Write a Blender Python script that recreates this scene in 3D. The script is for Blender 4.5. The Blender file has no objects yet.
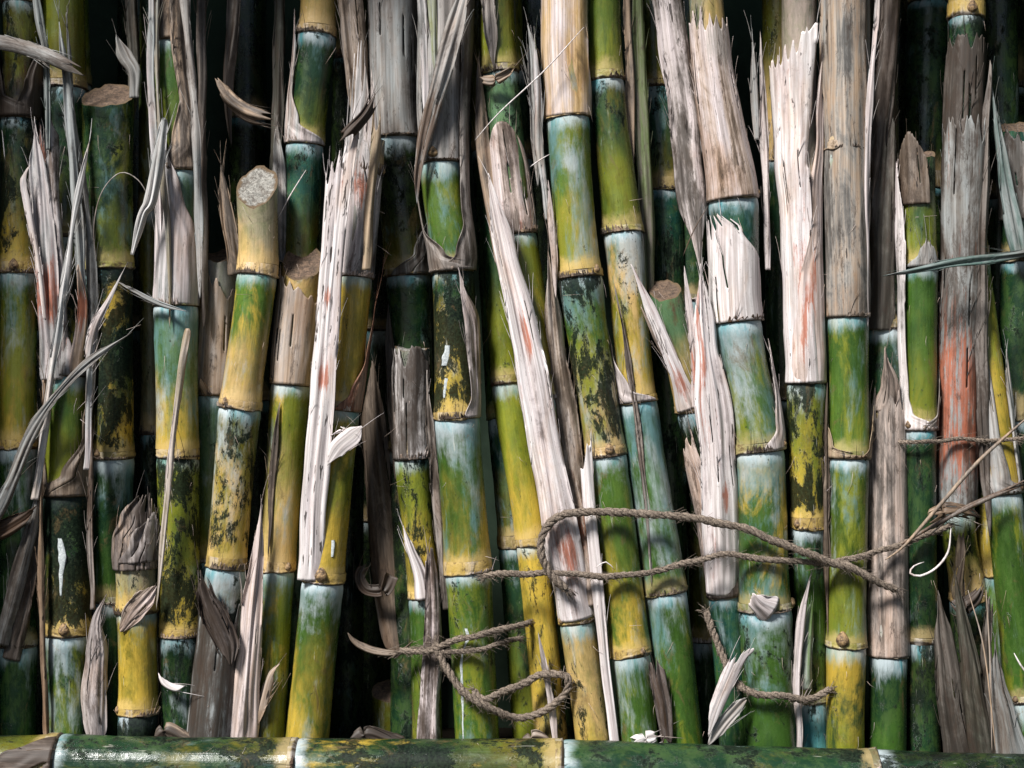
import bpy, math, random
from mathutils import Vector, noise as mn
R = math.radians
C = bpy.context.scene.collection
D = 1.5            # camera distance from the front row of stalks, metres
CZ = 0.40          # camera height
def P(x, y, d=0.0):
    k = (D + d) / D / 1000.0
    return Vector(((x - 512) * k, d, CZ + (384 - y) * k))

# ------------------------------------------------------------------ materials
COL = dict(G=(.046, .106, .017), D=(.012, .040, .018), T=(.018, .078, .060), Y=(.54, .365, .055), L=(.20, .215, .022),
           N=(.60, .40, .16), O=(.125, .110, .014), B=(.11, .20, .10), P=(.56, .44, .37), K=(.010, .016, .010),
           W=(.10, .055, .030), H=(.34, .29, .19), E=(.095, .17, .025), C=(.10, .33, .36), R=(.42, .115, .05),
           A=(.68, .60, .59), S=(.40, .36, .33), M=(.17, .145, .125), F=(.43, .31, .21), X=(.055, .04, .03), V=(.33, .35, .345), Z=(.80, .76, .74))

class NT:
    def __init__(s, name):
        s.m = bpy.data.materials.new(name); s.m.use_nodes = True
        s.t = s.m.node_tree; s.n = s.t.nodes; s.l = s.t.links
        s.b = s.n['Principled BSDF']
    def attr(s, a):
        n = s.n.new('ShaderNodeAttribute'); n.attribute_name = a; return n
    def put(s, v, inp):
        if isinstance(v, (int, float)): inp.default_value = v
        elif isinstance(v, tuple): inp.default_value = v if len(v) == 4 or inp.type == 'VECTOR' else v + (1,)
        else: s.l.new(v, inp)
    def math(s, op, a, b=0.0, c=None, clamp=False):
        n = s.n.new('ShaderNodeMath'); n.operation = op; n.use_clamp = clamp
        s.put(a, n.inputs[0]); s.put(b, n.inputs[1])
        if c is not None: s.put(c, n.inputs[2])
        return n.outputs[0]
    def mix(s, f, a, b, mode='MIX'):
        n = s.n.new('ShaderNodeMix'); n.data_type = 'RGBA'; n.blend_type = mode; n.clamp_factor = True
        s.put(f, n.inputs[0]); s.put(a, n.inputs[6]); s.put(b, n.inputs[7]); return n.outputs[2]
    def ss(s, v, lo, hi):
        n = s.n.new('ShaderNodeMapRange'); n.interpolation_type = 'SMOOTHSTEP'
        s.put(v, n.inputs[0]); s.put(lo, n.inputs[1]); s.put(hi, n.inputs[2]); return n.outputs[0]
    def vscale(s, v, sc, off=(0, 0, 0)):
        n = s.n.new('ShaderNodeMapping'); s.put(v, n.inputs[0])
        n.inputs['Scale'].default_value = sc; n.inputs['Location'].default_value = off; return n.outputs[0]
    def noise(s, v, sc, det=4, rough=.55, dist=0.0, off=(0, 0, 0), stretch=(1, 1, 1)):
        n = s.n.new('ShaderNodeTexNoise'); s.put(s.vscale(v, stretch, off), n.inputs['Vector'])
        n.inputs['Scale'].default_value = sc; n.inputs['Detail'].default_value = det
        n.inputs['Roughness'].default_value = rough; n.inputs['Distortion'].default_value = dist
        return n.outputs['Fac']
    def sep(s, v):
        n = s.n.new('ShaderNodeSeparateXYZ'); s.l.new(v, n.inputs[0]); return n.outputs
    def bump(s, h, strength, dist):
        n = s.n.new('ShaderNodeBump'); n.inputs['Strength'].default_value = strength; n.inputs['Distance'].default_value = dist
        s.l.new(h, n.inputs['Height']); s.l.new(n.outputs[0], s.b.inputs['Normal'])

def mat_cane():
    q = NT('cane_skin'); p = q.attr('p').outputs['Vector']
    st = q.sep(q.attr('st').outputs['Vector']); par = q.sep(q.attr('par').outputs['Vector'])
    t, v, low = st[0], st[1], st[2]
    patch, wax, mold = par[0], par[1], par[2]
    n1 = q.noise(p, 22, 5, .6, .3, stretch=(1, 1, .35))
    n2 = q.noise(p, 34, 8, .72, .4, off=(3, 1, 7), stretch=(1, 1, .32))
    n3 = q.noise(p, 26, 6, .68, .5, off=(9, 4, 2), stretch=(1, 1, .38))
    n4 = q.noise(p, 38, 12, .80, .3, off=(5, 8, 1), stretch=(1, 1, .5))
    fib = q.noise(p, 420, 3, .6, 0, off=(2, 2, 2), stretch=(1, 1, .035))
    fine = q.noise(p, 420, 4, .7, 0, off=(1, 6, 3))
    f = q.ss(q.math('ADD', t, q.math('MULTIPLY', q.math('SUBTRACT', n1, .5), 1.8)), .3, .9)
    col = q.mix(f, q.attr('ctop').outputs['Color'], q.attr('cbot').outputs['Color'])
    mott = q.noise(p, 75, 6, .75, .3, off=(7, 7, 1), stretch=(1, 1, .6))
    col = q.mix(q.math('MULTIPLY', q.ss(mott, .42, .62), .55), col, q.mix(.5, col, COL['E'], 'MIX'))
    big = q.noise(p, 22, 8, .75, .3, off=(11, 3, 5), stretch=(1, 1, .3))
    col = q.mix(q.math('MULTIPLY', q.ss(big, .42, .68), .7), col, q.mix(1.0, col, (.16, .24, .18, 1), 'MULTIPLY'))
    # patches of the second colour
    pm = q.ss(q.math('ADD', n2, q.math('MULTIPLY', patch, .22)), .58, .74)
    col = q.mix(q.math('MULTIPLY', pm, .9), col, q.attr('cpat').outputs['Color'])
    # grey blue wax bloom, streaked and scuffed
    wn = q.math('ADD', q.math('MULTIPLY', n3, .68), q.math('MULTIPLY', q.noise(p, 150, 6, .75, .3, off=(3, 9, 9), stretch=(1, 1, .16)), .32))
    wm = q.ss(q.math('ADD', wn, q.math('MULTIPLY', wax, q.math('ADD', .105, q.math('MULTIPLY', q.math('SUBTRACT', 1.0, q.ss(v, .0, .07)), .11)))), .565, .72)
    wcol = q.mix(q.ss(n1, .42, .58), (.13, .25, .27, 1), (.40, .45, .47, 1))
    col = q.mix(q.math('MULTIPLY', wm, q.math('ADD', .35, q.math('MULTIPLY', mott, .75))), col, wcol)
    # pale ring under the joint above
    rn = q.math('ADD', v, q.math('MULTIPLY', q.math('SUBTRACT', q.noise(p, 90, 5, .75, 0, stretch=(1, 1, .3)), .5), .034))
    ring = q.math('MULTIPLY', q.math('SUBTRACT', 1.0, q.ss(rn, .003, .018)), q.attr('rv').outputs['Fac'])
    rcol = q.mix(q.ss(n2, .36, .56), (.10, .33, .38, 1), (.50, .57, .60, 1))
    col = q.mix(q.math('MULTIPLY', ring, q.math('ADD', .75, q.math('MULTIPLY', wax, .25))), col, rcol)
    # yellowing just over the joint below
    lm = q.math('SUBTRACT', 1.0, q.ss(q.math('ADD', low, q.math('MULTIPLY', q.math('SUBTRACT', q.noise(p, 70, 5, .7, .3, off=(1, 1, 4)), .5), .03)), .0075, .022))
    col = q.mix(q.math('MULTIPLY', lm, .9), col, q.mix(.5, q.attr('cbot').outputs['Color'], (.64, .46, .22, 1)))
    # sooty mould
    mm = q.ss(q.math('ADD', n4, q.math('SUBTRACT', q.math('MULTIPLY', mold, .26), q.math('MULTIPLY', lm, .09))), .645, .685)
    mcol = q.mix(q.ss(fine, .4, .6), (.003, .006, .005, 1), (.014, .024, .014, 1))
    col = q.mix(q.math('MULTIPLY', mm, .95), col, mcol)
    gf = q.ss(q.noise(p, 170, 8, .85, .4, off=(13, 2, 6), stretch=(1, 1, .45)), .60, .67)
    col = q.mix(q.math('MULTIPLY', gf, .6), col, (.035, .04, .02, 1))
    br = q.ss(q.noise(p, 48, 7, .78, .6, off=(21, 4, 9), stretch=(1, 1, .5)), .56, .68)
    col = q.mix(q.math('MULTIPLY', br, .6), col, q.mix(fine, (.06, .04, .018, 1), (.22, .15, .07, 1)))
    sp = q.ss(q.noise(p, 260, 3, .6, 0, off=(4, 4, 9), stretch=(1, 1, .6)), .69, .735)
    col = q.mix(q.math('MULTIPLY', sp, .75), col, (.03, .03, .018, 1))
    scr = q.ss(q.noise(p, 300, 3, .6, .4, off=(8, 4, 9), stretch=(1, 1, .08)), .70, .74)
    col = q.mix(q.math('MULTIPLY', scr, .4), col, (.62, .60, .50, 1))
    scuff = q.ss(q.noise(p, 80, 8, .85, .6, off=(8, 14, 9), stretch=(1, 1, .5)), .64, .69)
    col = q.mix(q.math('MULTIPLY', scuff, .5), col, (.50, .52, .46, 1))
    col = q.mix(.35, col, q.mix(1.0, col, q.mix(fib, (.35, .38, .35, 1), (1.6, 1.6, 1.6, 1)), 'MULTIPLY'))
    q.put(col, q.b.inputs['Base Color'])
    rg = q.math('ADD', .21, q.math('MULTIPLY', q.math('ADD', wm, ring), .22))
    q.put(q.math('ADD', rg, q.math('ADD', q.math('MULTIPLY', q.ss(mott, .4, .65), .16), q.math('MULTIPLY', mm, .22))), q.b.inputs['Roughness'])
    q.put(q.math('SUBTRACT', .5, q.math('MULTIPLY', mm, .38)), q.b.inputs['Specular IOR Level'])
    h = q.math('ADD', q.math('MULTIPLY', fib, .5), q.math('ADD', q.math('MULTIPLY', mott, .9), q.math('MULTIPLY', mm, -.3)))
    q.bump(h, .55, .0012)
    return q.m

def mat_node():
    q = NT('cane_joint'); p = q.attr('p').outputs['Vector']
    st = q.sep(q.attr('st').outputs['Vector'])
    low = st[2]; tone = st[1]
    n1 = q.noise(p, 60, 6, .7, .3); n2 = q.noise(p, 160, 5, .7, .2, off=(4, 1, 1))
    cb = q.mix(.5, q.attr('cbot').outputs['Color'], (.64, .46, .22, 1))
    col = q.mix(q.math('MULTIPLY', q.ss(n1, .42, .60), .6), cb, q.attr('cbot').outputs['Color'])
    col = q.mix(q.math('MULTIPLY', q.ss(n2, .50, .64), .8), col, (.11, .065, .03, 1))
    col = q.mix(q.math('MULTIPLY', q.ss(tone, .45, 1.0), .55), col, (.16, .11, .05, 1))
    edge = q.math('SUBTRACT', 1.0, q.ss(q.math('ADD', low, q.math('MULTIPLY', q.math('SUBTRACT', n2, .5), .007)), -.0004, .0022))
    col = q.mix(q.math('MULTIPLY', edge, .92), col, (.035, .022, .015, 1))
    lip = q.ss(q.noise(p, 120, 4, .6, 0, off=(2, 9, 1), stretch=(1, 1, .2)), .5, .62)
    col = q.mix(q.math('MULTIPLY', lip, .3), col, (.66, .60, .55, 1))
    q.put(col, q.b.inputs['Base Color']); q.b.inputs['Roughness'].default_value = .5
    q.bump(q.math('ADD', n2, n1), .7, .0015)
    return q.m

def mat_dry():
    q = NT('dry_leaf_skin'); p = q.attr('p').outputs['Vector']
    sw = q.attr('sw').outputs['Fac']; par = q.sep(q.attr('par').outputs['Vector'])
    dots, dirt = par[0], par[1]
    fib = q.noise(p, 520, 4, .65, 0, stretch=(1, 1, .022))
    str2 = q.noise(p, 95, 8, .72, .2, off=(3, 3, 3), stretch=(1, 1, .05))
    blo = q.noise(p, 30, 6, .7, .5, off=(6, 1, 3), stretch=(1, 1, .4))
    fine = q.noise(p, 500, 4, .7, 0, off=(1, 6, 3))
    col = q.mix(q.ss(q.math('ADD', q.math('MULTIPLY', str2, .6), q.math('MULTIPLY', blo, .4)), .38, .62), q.attr('ctop').outputs['Color'], q.attr('cbot').outputs['Color'])
    col = q.mix(.8, col, q.mix(1.0, col, q.mix(q.ss(fib, .3, .7), (.62, .59, .57, 1), (1.2, 1.2, 1.22, 1)), 'MULTIPLY'))
    sn = q.math('ADD', q.math('MULTIPLY', q.math('SUBTRACT', q.noise(p, 260, 7, .8, .2, off=(3, 5, 3), stretch=(1, 1, .05)), .5), 2.4), q.math('MULTIPLY', q.math('SUBTRACT', blo, .5), 1.4))
    sm = q.ss(q.math('ADD', q.math('MULTIPLY', sw, .62), sn), .26, .62)
    col = q.mix(q.math('MULTIPLY', sm, .85), col, q.attr('cpat').outputs['Color'])
    dk = q.ss(q.math('ADD', q.math('ADD', q.math('MULTIPLY', blo, .5), q.math('MULTIPLY', str2, .5)), q.math('MULTIPLY', dirt, .34)), .585, .70)
    col = q.mix(q.math('MULTIPLY', dk, .8), col, (.045, .035, .028, 1))
    dn = q.noise(p, 230, 3, .6, .2, off=(9, 2, 8), stretch=(1, 1, .16))
    dm = q.ss(q.math('ADD', dn, q.math('MULTIPLY', dots, .16)), .74, .77)
    col = q.mix(q.math('MULTIPLY', dm, .9), col, (.030, .022, .018, 1))
    gr = q.ss(q.math('ADD', q.noise(p, 120, 8, .85, .5, off=(5, 5, 3), stretch=(1, 1, .22)), q.math('MULTIPLY', dirt, .22)), .60, .68)
    col = q.mix(q.math('MULTIPLY', gr, .7), col, (.055, .038, .028, 1))
    st3 = q.noise(p, 330, 5, .7, 0, off=(7, 3, 3), stretch=(1, 1, .03))
    col = q.mix(.5, col, q.mix(1.0, col, q.mix(q.ss(st3, .36, .62), (.52, .49, .47, 1), (1.18, 1.18, 1.18, 1)), 'MULTIPLY'))
    wb = q.ss(q.noise(p, 20, 5, .7, .4, off=(16, 1, 3), stretch=(1, 1, .3)), .5, .68)
    col = q.mix(q.math('MULTIPLY', wb, .45), col, q.mix(1.0, col, (.75, .52, .34, 1), 'MULTIPLY'))
    sp = q.ss(fine, .60, .70)
    col = q.mix(q.math('MULTIPLY', sp, .35), col, (.10, .07, .05, 1))
    q.put(col, q.b.inputs['Base Color']); q.b.inputs['Roughness'].default_value = .55
    q.b.inputs['Specular IOR Level'].default_value = .35
    q.bump(q.math('ADD', q.math('MULTIPLY', fib, .8), q.math('MULTIPLY', str2, .3)), .4, .0005)
    return q.m

def mat_simple(name, c1, c2, sc, rough=.8, stretch=(1, 1, 1), bump=.5):
    q = NT(name); tc = q.n.new('ShaderNodeTexCoord').outputs['Object']
    n = q.noise(tc, sc, 6, .7, .3, stretch=stretch)
    q.put(q.mix(q.ss(n, .35, .65), c1 + (1,), c2 + (1,)), q.b.inputs['Base Color'])
    q.b.inputs['Roughness'].default_value = rough; q.bump(n, bump, .002)
    return q.m

M = dict(cane=mat_cane(), node=mat_node(), dry=mat_dry())
def mat_pith(name, c1, c2):
    q = NT(name); rd = q.attr('rad').outputs['Fac']; tc = q.n.new('ShaderNodeTexCoord').outputs['Object']
    a = q.noise(tc, 240, 7, .8, .5); b = q.noise(tc, 620, 3, .6, 0); c = q.noise(tc, 90, 5, .7, .6, off=(3, 3, 3))
    col = q.mix(q.ss(a, .36, .6), c1 + (1,), c2 + (1,)); col = q.mix(q.math('MULTIPLY', q.ss(b, .56, .64), .7), col, (.04, .03, .02, 1))
    col = q.mix(q.math('MULTIPLY', q.ss(c, .48, .62), .6), col, (.07, .05, .035, 1))
    col = q.mix(q.ss(q.math('ADD', rd, q.math('MULTIPLY', q.math('SUBTRACT', c, .5), .5)), .80, .95), col, (.13, .085, .045, 1))
    q.put(col, q.b.inputs['Base Color']); q.b.inputs['Roughness'].default_value = .8; q.bump(q.math('ADD', a, b), .9, .0015); return q.m
M['pith'] = mat_pith('cut_pith', (.13, .125, .11), (.40, .38, .34))
M['pithbrown'] = mat_pith('cut_pith_weathered', (.045, .028, .02), (.20, .13, .085))
M['bud'] = mat_simple('bud_skin', (.05, .03, .02), (.42, .27, .13), 260, .6, bump=.8)
M['twine'] = mat_simple('twine_fibre', (.08, .058, .045), (.36, .285, .22), 650, .85, bump=.9)
M['drip'] = mat_simple('dried_latex', (.42, .46, .46), (.66, .70, .70), 400, .45)
M['soil'] = mat_simple('dark_soil', (.012, .011, .008), (.035, .028, .02), 30, .95)
M['back'] = mat_simple('dark_backing', (.035, .055, .038), (.055, .085, .058), 12, .95)  # green-black of deep shade, coloured into the added bay

# ------------------------------------------------------------------ helpers
def link(o, parent=None, origin=None):
    C.objects.link(o)
    if parent is not None: o.parent = parent
    return o
def thing(name, label, cat, loc, group=None):
    o = bpy.data.objects.new(name, None); C.objects.link(o); o.location = loc; o.empty_display_size = .02
    o['label'] = label; o['category'] = cat
    if group: o['group'] = group
    return o
def tag(o, label, cat, group=None):
    o['label'] = label; o['category'] = cat
    if group: o['group'] = group
    return o
def mesh(name, vs, fs, mat, parent=None, attrs=None, smooth=True):
    org = parent.location.copy() if parent is not None else (vs[0].copy() if vs else Vector())
    if parent is not None and parent.parent is not None:
        org = parent.matrix_basis.translation + parent.parent.location
    me = bpy.data.meshes.new(name)
    me.from_pydata([tuple(v - org) for v in vs], [], fs)
    for k, (typ, data) in (attrs or {}).items():
        a = me.attributes.new(k, typ, 'POINT')
        if typ == 'FLOAT': a.data.foreach_set('value', data)
        elif typ == 'FLOAT_VECTOR': a.data.foreach_set('vector', [c for d in data for c in d])
        else: a.data.foreach_set('color', [c for d in data for c in (*d, 1)])
    me.polygons.foreach_set('use_smooth', [smooth] * len(me.polygons))
    me.materials.append(mat); me.update()
    o = bpy.data.objects.new(name, me); link(o, parent)
    if parent is None: o.location = org
    return o
def cr(pts, i, u):
    n = len(pts); g = lambda k: pts[max(0, min(n - 1, k))]
    p0, p1, p2, p3 = g(i - 1), g(i), g(i + 1), g(i + 2)
    if i == 0: p0 = p1 * 2 - p2
    if i + 2 >= n: p3 = p2 * 2 - p1
    return .5 * ((2 * p1) + (p2 - p0) * u + (2 * p0 - 5 * p1 + 4 * p2 - p3) * u * u + (3 * p1 - p0 - 3 * p2 + p3) * u ** 3)
def style(s):
    a = s.split()
    f = [float(x) for x in a[3:]] + [0, 0, 0]
    return COL[a[0]], COL[a[1]], COL[a[2]], f[0], f[1], f[2]

NSEG = 32
CANES = {}
BAND = .0085
FWD = Vector((0, -1, 0))
def frame(t):
    f = (FWD - t * FWD.dot(t)).normalized(); s = f.cross(t).normalized()
    if s.x < -1e-6 and abs(t.z) > .5: s = -s
    return f, s

def cane(label, w, pts, styles, d=0.0, cut=None, cutmat='pith', buds=(), rings=True, group='sugarcane stalks standing in the stack', ground=True, name='sugarcane_stalk', botcut=False, seed=None):
    """pts: (x, y[, depth]) in photo millimetres; first = top end, then the joints from top to bottom."""
    rnd = random.Random(label if seed is None else seed); so = Vector((rnd.uniform(0, 9), rnd.uniform(0, 9), rnd.uniform(0, 9)))
    wp = [P(p[0], p[1], p[2] if len(p) > 2 else d) for p in pts]
    ws = [(p[3] if len(p) > 3 else w) for p in pts]
    if ground:
        a, b = wp[-2], wp[-1]
        if b.z > .004:
            dr = (b - a).normalized()
            if dr.z > -.3: dr = Vector((0, 0, -1))
            b2 = b + dr * ((b.z - .001) / -dr.z)
            if (b - b2).length < .13: wp[-1] = b2
            else: wp.append(b2); ws.append(ws[-1]); styles = list(styles) + [styles[-1]]
    root = thing(name, label, 'sugarcane', wp[-1], group)
    NP = len(wp); bands = [rnd.uniform(.0055, .0105) for _ in wp]
    kk = lambda q: (D + q.y) / D / 1000.0
    s_acc = 0.0
    for i in range(NP - 1):
        ct, cb, cp, patch, wax, mold = style(styles[min(i, len(styles) - 1)])
        L = (wp[i + 1] - wp[i]).length; BAND = bands[i + 1]
        first, last = i == 0, i == NP - 2
        top_gap = 0.0 if first else .0012
        bot_gap = 0.0 if last else BAND
        # --- internode
        n = max(8, int(L / .005))
        def ring(u, v, a_off=0.0):
            c = cr(wp, i, u); c2 = cr(wp, i, min(1, u + .01)); c1 = cr(wp, i, max(0, u - .01))
            t = (c2 - c1).normalized(); return c, t
        vs, fs, ap, ast = [], [], [], []
        us = [top_gap / L + (1 - (top_gap + bot_gap) / L) * k / n for k in range(n + 1)]
        if not first: us[1:1] = [(us[0] * .75 + us[1] * .25), (us[0] * .5 + us[1] * .5)]
        if not last: us[-1:-1] = [(us[-2] * .5 + us[-1] * .5)]
        tw = [rnd.uniform(.72, 1.15), rnd.uniform(.8, 1.12)]; ct = tuple(c_ * tw[0] for c_ in ct); cb = tuple(c_ * tw[1] for c_ in cb)
        rvv = rnd.uniform(.7, 1.0); ovality = rnd.uniform(-.04, .04)
        for u in us:
            c, t = ring(u, 0); f, s = frame(t)
            v = u * L; low = (1 - u) * L
            r = (ws[i] + (ws[i + 1] - ws[i]) * u) * .5 * kk(c)
            r *= 1 - .045 * math.sin(math.pi * min(1, max(0, u))) * (L > .06) * .8
            if not first: r *= 1 - .030 * math.exp(-(v / .0035) ** 2) + .012 * math.exp(-((v - .011) / .006) ** 2)
            if not last: r *= 1 + .028 * math.exp(-((low - BAND) / .007) ** 2)
            for k in range(NSEG):
                a = 2 * math.pi * k / NSEG
                q = s * math.sin(a) + f * math.cos(a)
                pr = Vector((math.sin(a) * .02, math.cos(a) * .02, s_acc + v)) + so
                rr = r * (1 + ovality * math.cos(2 * a) + .022 * mn.noise(pr * 30) + .012 * mn.noise(pr * 110))
                pos = c + q * rr
                if first and cut and u < .5:
                    fade = max(0, 1 - u / .5)
                    pos = pos + t * math.cos(a) * cut * .0005 * fade
                    jag = (mn.noise(Vector((math.sin(a) * 1.5, math.cos(a) * 1.5, so.x))) * .0035 + mn.noise(Vector((a * 6, so.x * 5, 0))) * .002) * fade
                    pos += t * jag
                vs.append(pos); ap.append(pr); ast.append((u, v if not first else v + .05 * (cut is not None or True), low if not last else .2))
        m = len(us)
        for j in range(m - 1):
            for k in range(NSEG):
                k2 = (k + 1) % NSEG
                fs.append((j * NSEG + k, j * NSEG + k2, (j + 1) * NSEG + k2, (j + 1) * NSEG + k))
        if last: fs.append(tuple((m - 1) * NSEG + k for k in range(NSEG)))
        if first and not cut: fs.append(tuple(range(NSEG))[::-1])
        N = len(vs)
        A = lambda c_, N=N: ('FLOAT_COLOR', [c_] * N)
        mesh('internode', vs, fs, M['cane'], root, dict(p=('FLOAT_VECTOR', ap), st=('FLOAT_VECTOR', ast), ctop=A(ct), cbot=A(cb), cpat=A(cp), par=('FLOAT_VECTOR', [(patch, wax, mold)] * N), rv=('FLOAT', [rvv] * N)))
        if first and cut:      # cut face
            rim = vs[:NSEG]; cen = sum(rim, Vector()) / NSEG
            cv = [cen.copy()]; cf = []
            for q in (.35, .7, 1.0):
                for k in range(NSEG):
                    pt = cen.lerp(rim[k], q); pt.z -= (.0022 * (1 - q) if q < 1 else 0) + mn.noise(pt * 200) * .0012 * (q < 1)
                    cv.append(pt)
            for k in range(NSEG):
                k2 = (k + 1) % NSEG
                cf.append((0, 1 + k2, 1 + k))
                for j in range(2): cf.append((1 + j * NSEG + k, 1 + j * NSEG + k2, 1 + (j + 1) * NSEG + k2, 1 + (j + 1) * NSEG + k))
            mesh('cut_end', cv, cf, M[cutmat], root, dict(rad=('FLOAT', [0] + [.35] * NSEG + [.7] * NSEG + [1] * NSEG)))
        # --- joint band with the leaf scar ridge
        if not last:
            vs, fs, ap, ast = [], [], [], []
            prof = [(-BAND, 1.028), (-BAND * .8, 1.040), (-.0038, 1.044), (-.0022, 1.036), (-.0013, 1.05), (-.0005, 1.066), (.0003, 1.05), (.0008, 1.0), (.0012, .972)]
            tph, tam = rnd.uniform(0, 6.3), rnd.uniform(.0004, .0022); tone = rnd.random()
            for (dz, rm) in prof:
                if dz <= 0: u = 1 + dz / L; c = cr(wp, i, u); t = (cr(wp, i, 1) - cr(wp, i, .97)).normalized()
                else:
                    L2 = (wp[i + 2] - wp[i + 1]).length; c = cr(wp, i + 1, dz / L2); t = (cr(wp, i + 1, .03) - cr(wp, i + 1, 0)).normalized()
                f, s = frame(t); r0 = ws[i + 1] * .5 * kk(c)
                for k in range(NSEG):
                    a = 2 * math.pi * k / NSEG; q = s * math.sin(a) + f * math.cos(a)
                    pr = Vector((math.sin(a) * .02, math.cos(a) * .02, s_acc + L + dz)) + so
                    wob = mn.noise(Vector((math.sin(a) * 2.2, math.cos(a) * 2.2, so.x + i)))
                    rag = (mn.noise(pr * 420) * .05 + mn.noise(pr * 130) * .05) * (-.0014 < dz < .001)
                    vs.append(c + q * r0 * (rm + rag + .018 * mn.noise(pr * 30)) + t * ((wob * .0022 + math.cos(a - tph) * tam) * (dz > -.005 and dz < .0005)))
                    ap.append(pr); ast.append((1, tone, -dz))
            m = len(prof)
            for j in range(m - 1):
                for k in range(NSEG):
                    k2 = (k + 1) % NSEG
                    fs.append((j * NSEG + k, j * NSEG + k2, (j + 1) * NSEG + k2, (j + 1) * NSEG + k))
            N = len(vs)
            nr = mesh('joint_ring', vs, fs, M['node'], root, dict(p=('FLOAT_VECTOR', ap), st=('FLOAT_VECTOR', ast), cbot=A(cb, N)))
        s_acc += L
    CANES[root.name] = (wp, ws)
    for i in range(1, NP - 1):
        if rnd.random() < .75:
            a0 = rnd.uniform(-110, 10); a1 = a0 + rnd.uniform(50, 150); hh = rnd.uniform(3, 9)
            wrap(root, i, [(0, a0, a1, 1.05), (hh, a0 + 6, a1 - 6, rnd.uniform(1.06, 1.16))], rnd.choice(['F M W', 'M W X', 'S F W', 'A F M', 'W X M']), name='leaf_scar_fringe', tip='fringe', crinkle=.5, dirt=.4, thick=.0004, split=1.2)
    buds = list(buds)
    for i in range(1, NP - 1):
        if w > 25 and group != '__none' and i not in [b[0] for b in buds] and rnd.random() < .3: buds.append((i, rnd.choice([-1, 1]) * rnd.uniform(25, 85), rnd.uniform(.7, 1.05)))
    for (bi, ang, sz) in buds:
        c = wp[bi]; t = (cr(wp, bi - 1, 1) - cr(wp, bi - 1, .97)).normalized(); f, s = frame(t); a = R(ang)
        q = s * math.sin(a) + f * math.cos(a); tang = s * math.cos(a) - f * math.sin(a)
        cc = c - t * .0055 * sz + q * (ws[bi] * .5 * kk(c) * 1.035); vs, fs = [], []
        n1, n2 = 9, 14
        for j in range(n1 + 1):
            th = math.pi * j / n1
            for k in range(n2):
                ph = 2 * math.pi * k / n2
                z = math.cos(th); rr = math.sin(th) * (1 - .35 * max(0, z))
                z2 = z * (1.35 if z > 0 else 1)
                vs.append(cc + (-t) * z2 * .0042 * sz + tang * rr * math.cos(ph) * .0042 * sz + q * (rr * math.sin(ph) * .0030 * sz + .0012 * mn.noise(Vector((th * 2, ph, 1)))))
        for j in range(n1):
            for k in range(n2):
                k2 = (k + 1) % n2; fs.append((j * n2 + k, (j + 1) * n2 + k, (j + 1) * n2 + k2, j * n2 + k2))
        mesh('bud', vs, fs, M['bud'], root)
    CANES[root.name] = (wp, ws)
    return root

def strip(name, pts, th=60, roll=0, cols='A S R', dots=.3, dirt=.2, stain=(), tip='rag', base='flat', d=0.0, parent=None, label=None, cat='dry leaf', group=None, thick=.0005, crinkle=1.0, seed=None, split=.35, curl=0.0, plabel=None):
    """Dry sheath or blade. pts base -> tip: (x, y, width[, front depth[, arc degrees[, roll]]])."""
    W = [P(p[0], p[1], p[3] if len(p) > 3 and p[3] is not None else d) for p in pts]
    wd = [p[2] for p in pts]; ths = [(p[4] if len(p) > 4 and p[4] is not None else th) for p in pts]; rl = [(p[5] if len(p) > 5 else roll) for p in pts]
    Ls = [(W[i + 1] - W[i]).length for i in range(len(W) - 1)]; Lt = sum(Ls); maxw = max(wd) / 1000
    def row(s):
        i = 0; a0 = 0
        while i < len(Ls) - 1 and s > a0 + Ls[i]: a0 += Ls[i]; i += 1
        u = (s - a0) / Ls[i]; us = u * u * (3 - 2 * u)
        c = cr(W, i, u); t = (cr(W, i, min(1, u + .04)) - cr(W, i, max(0, u - .04))).normalized()
        w = (wd[i] + (wd[i + 1] - wd[i]) * us) * (D + c.y) / D / 1000
        aa = R(ths[i] + (ths[i + 1] - ths[i]) * us); ro = R(rl[i] + (rl[i + 1] - rl[i]) * us)
        f = (FWD - t * FWD.dot(t)); f = f.normalized() if f.length > .05 else Vector((0, 0, 1))
        sd = f.cross(t).normalized()
        if (abs(t.z) > .3 and sd.x < 0) or (abs(t.z) <= .3 and sd.z < 0): sd = -sd
        sd2 = sd * math.cos(ro) + f * math.sin(ro); f2 = f * math.cos(ro) - sd * math.sin(ro)
        sg = 1 if aa >= 0 else -1; ab = max(.05, abs(aa)); r = w / 2 / math.sin(min(ab, math.pi) / 2)
        def at(x):
            an = x * ab / 2
            pos = c + sd2 * (r * math.sin(an)) - f2 * sg * (r * (1 - math.cos(an)))
            if curl: pos += f2 * curl * x * abs(x) * w * s / Lt
            return pos
        return at, sd2, f2
    return sheet_mesh(name, row, Lt, maxw, str(pts) if seed is None else seed, cols, dots, dirt, stain, tip, base, parent, label, cat, group, thick, crinkle, split, plabel)

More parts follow.
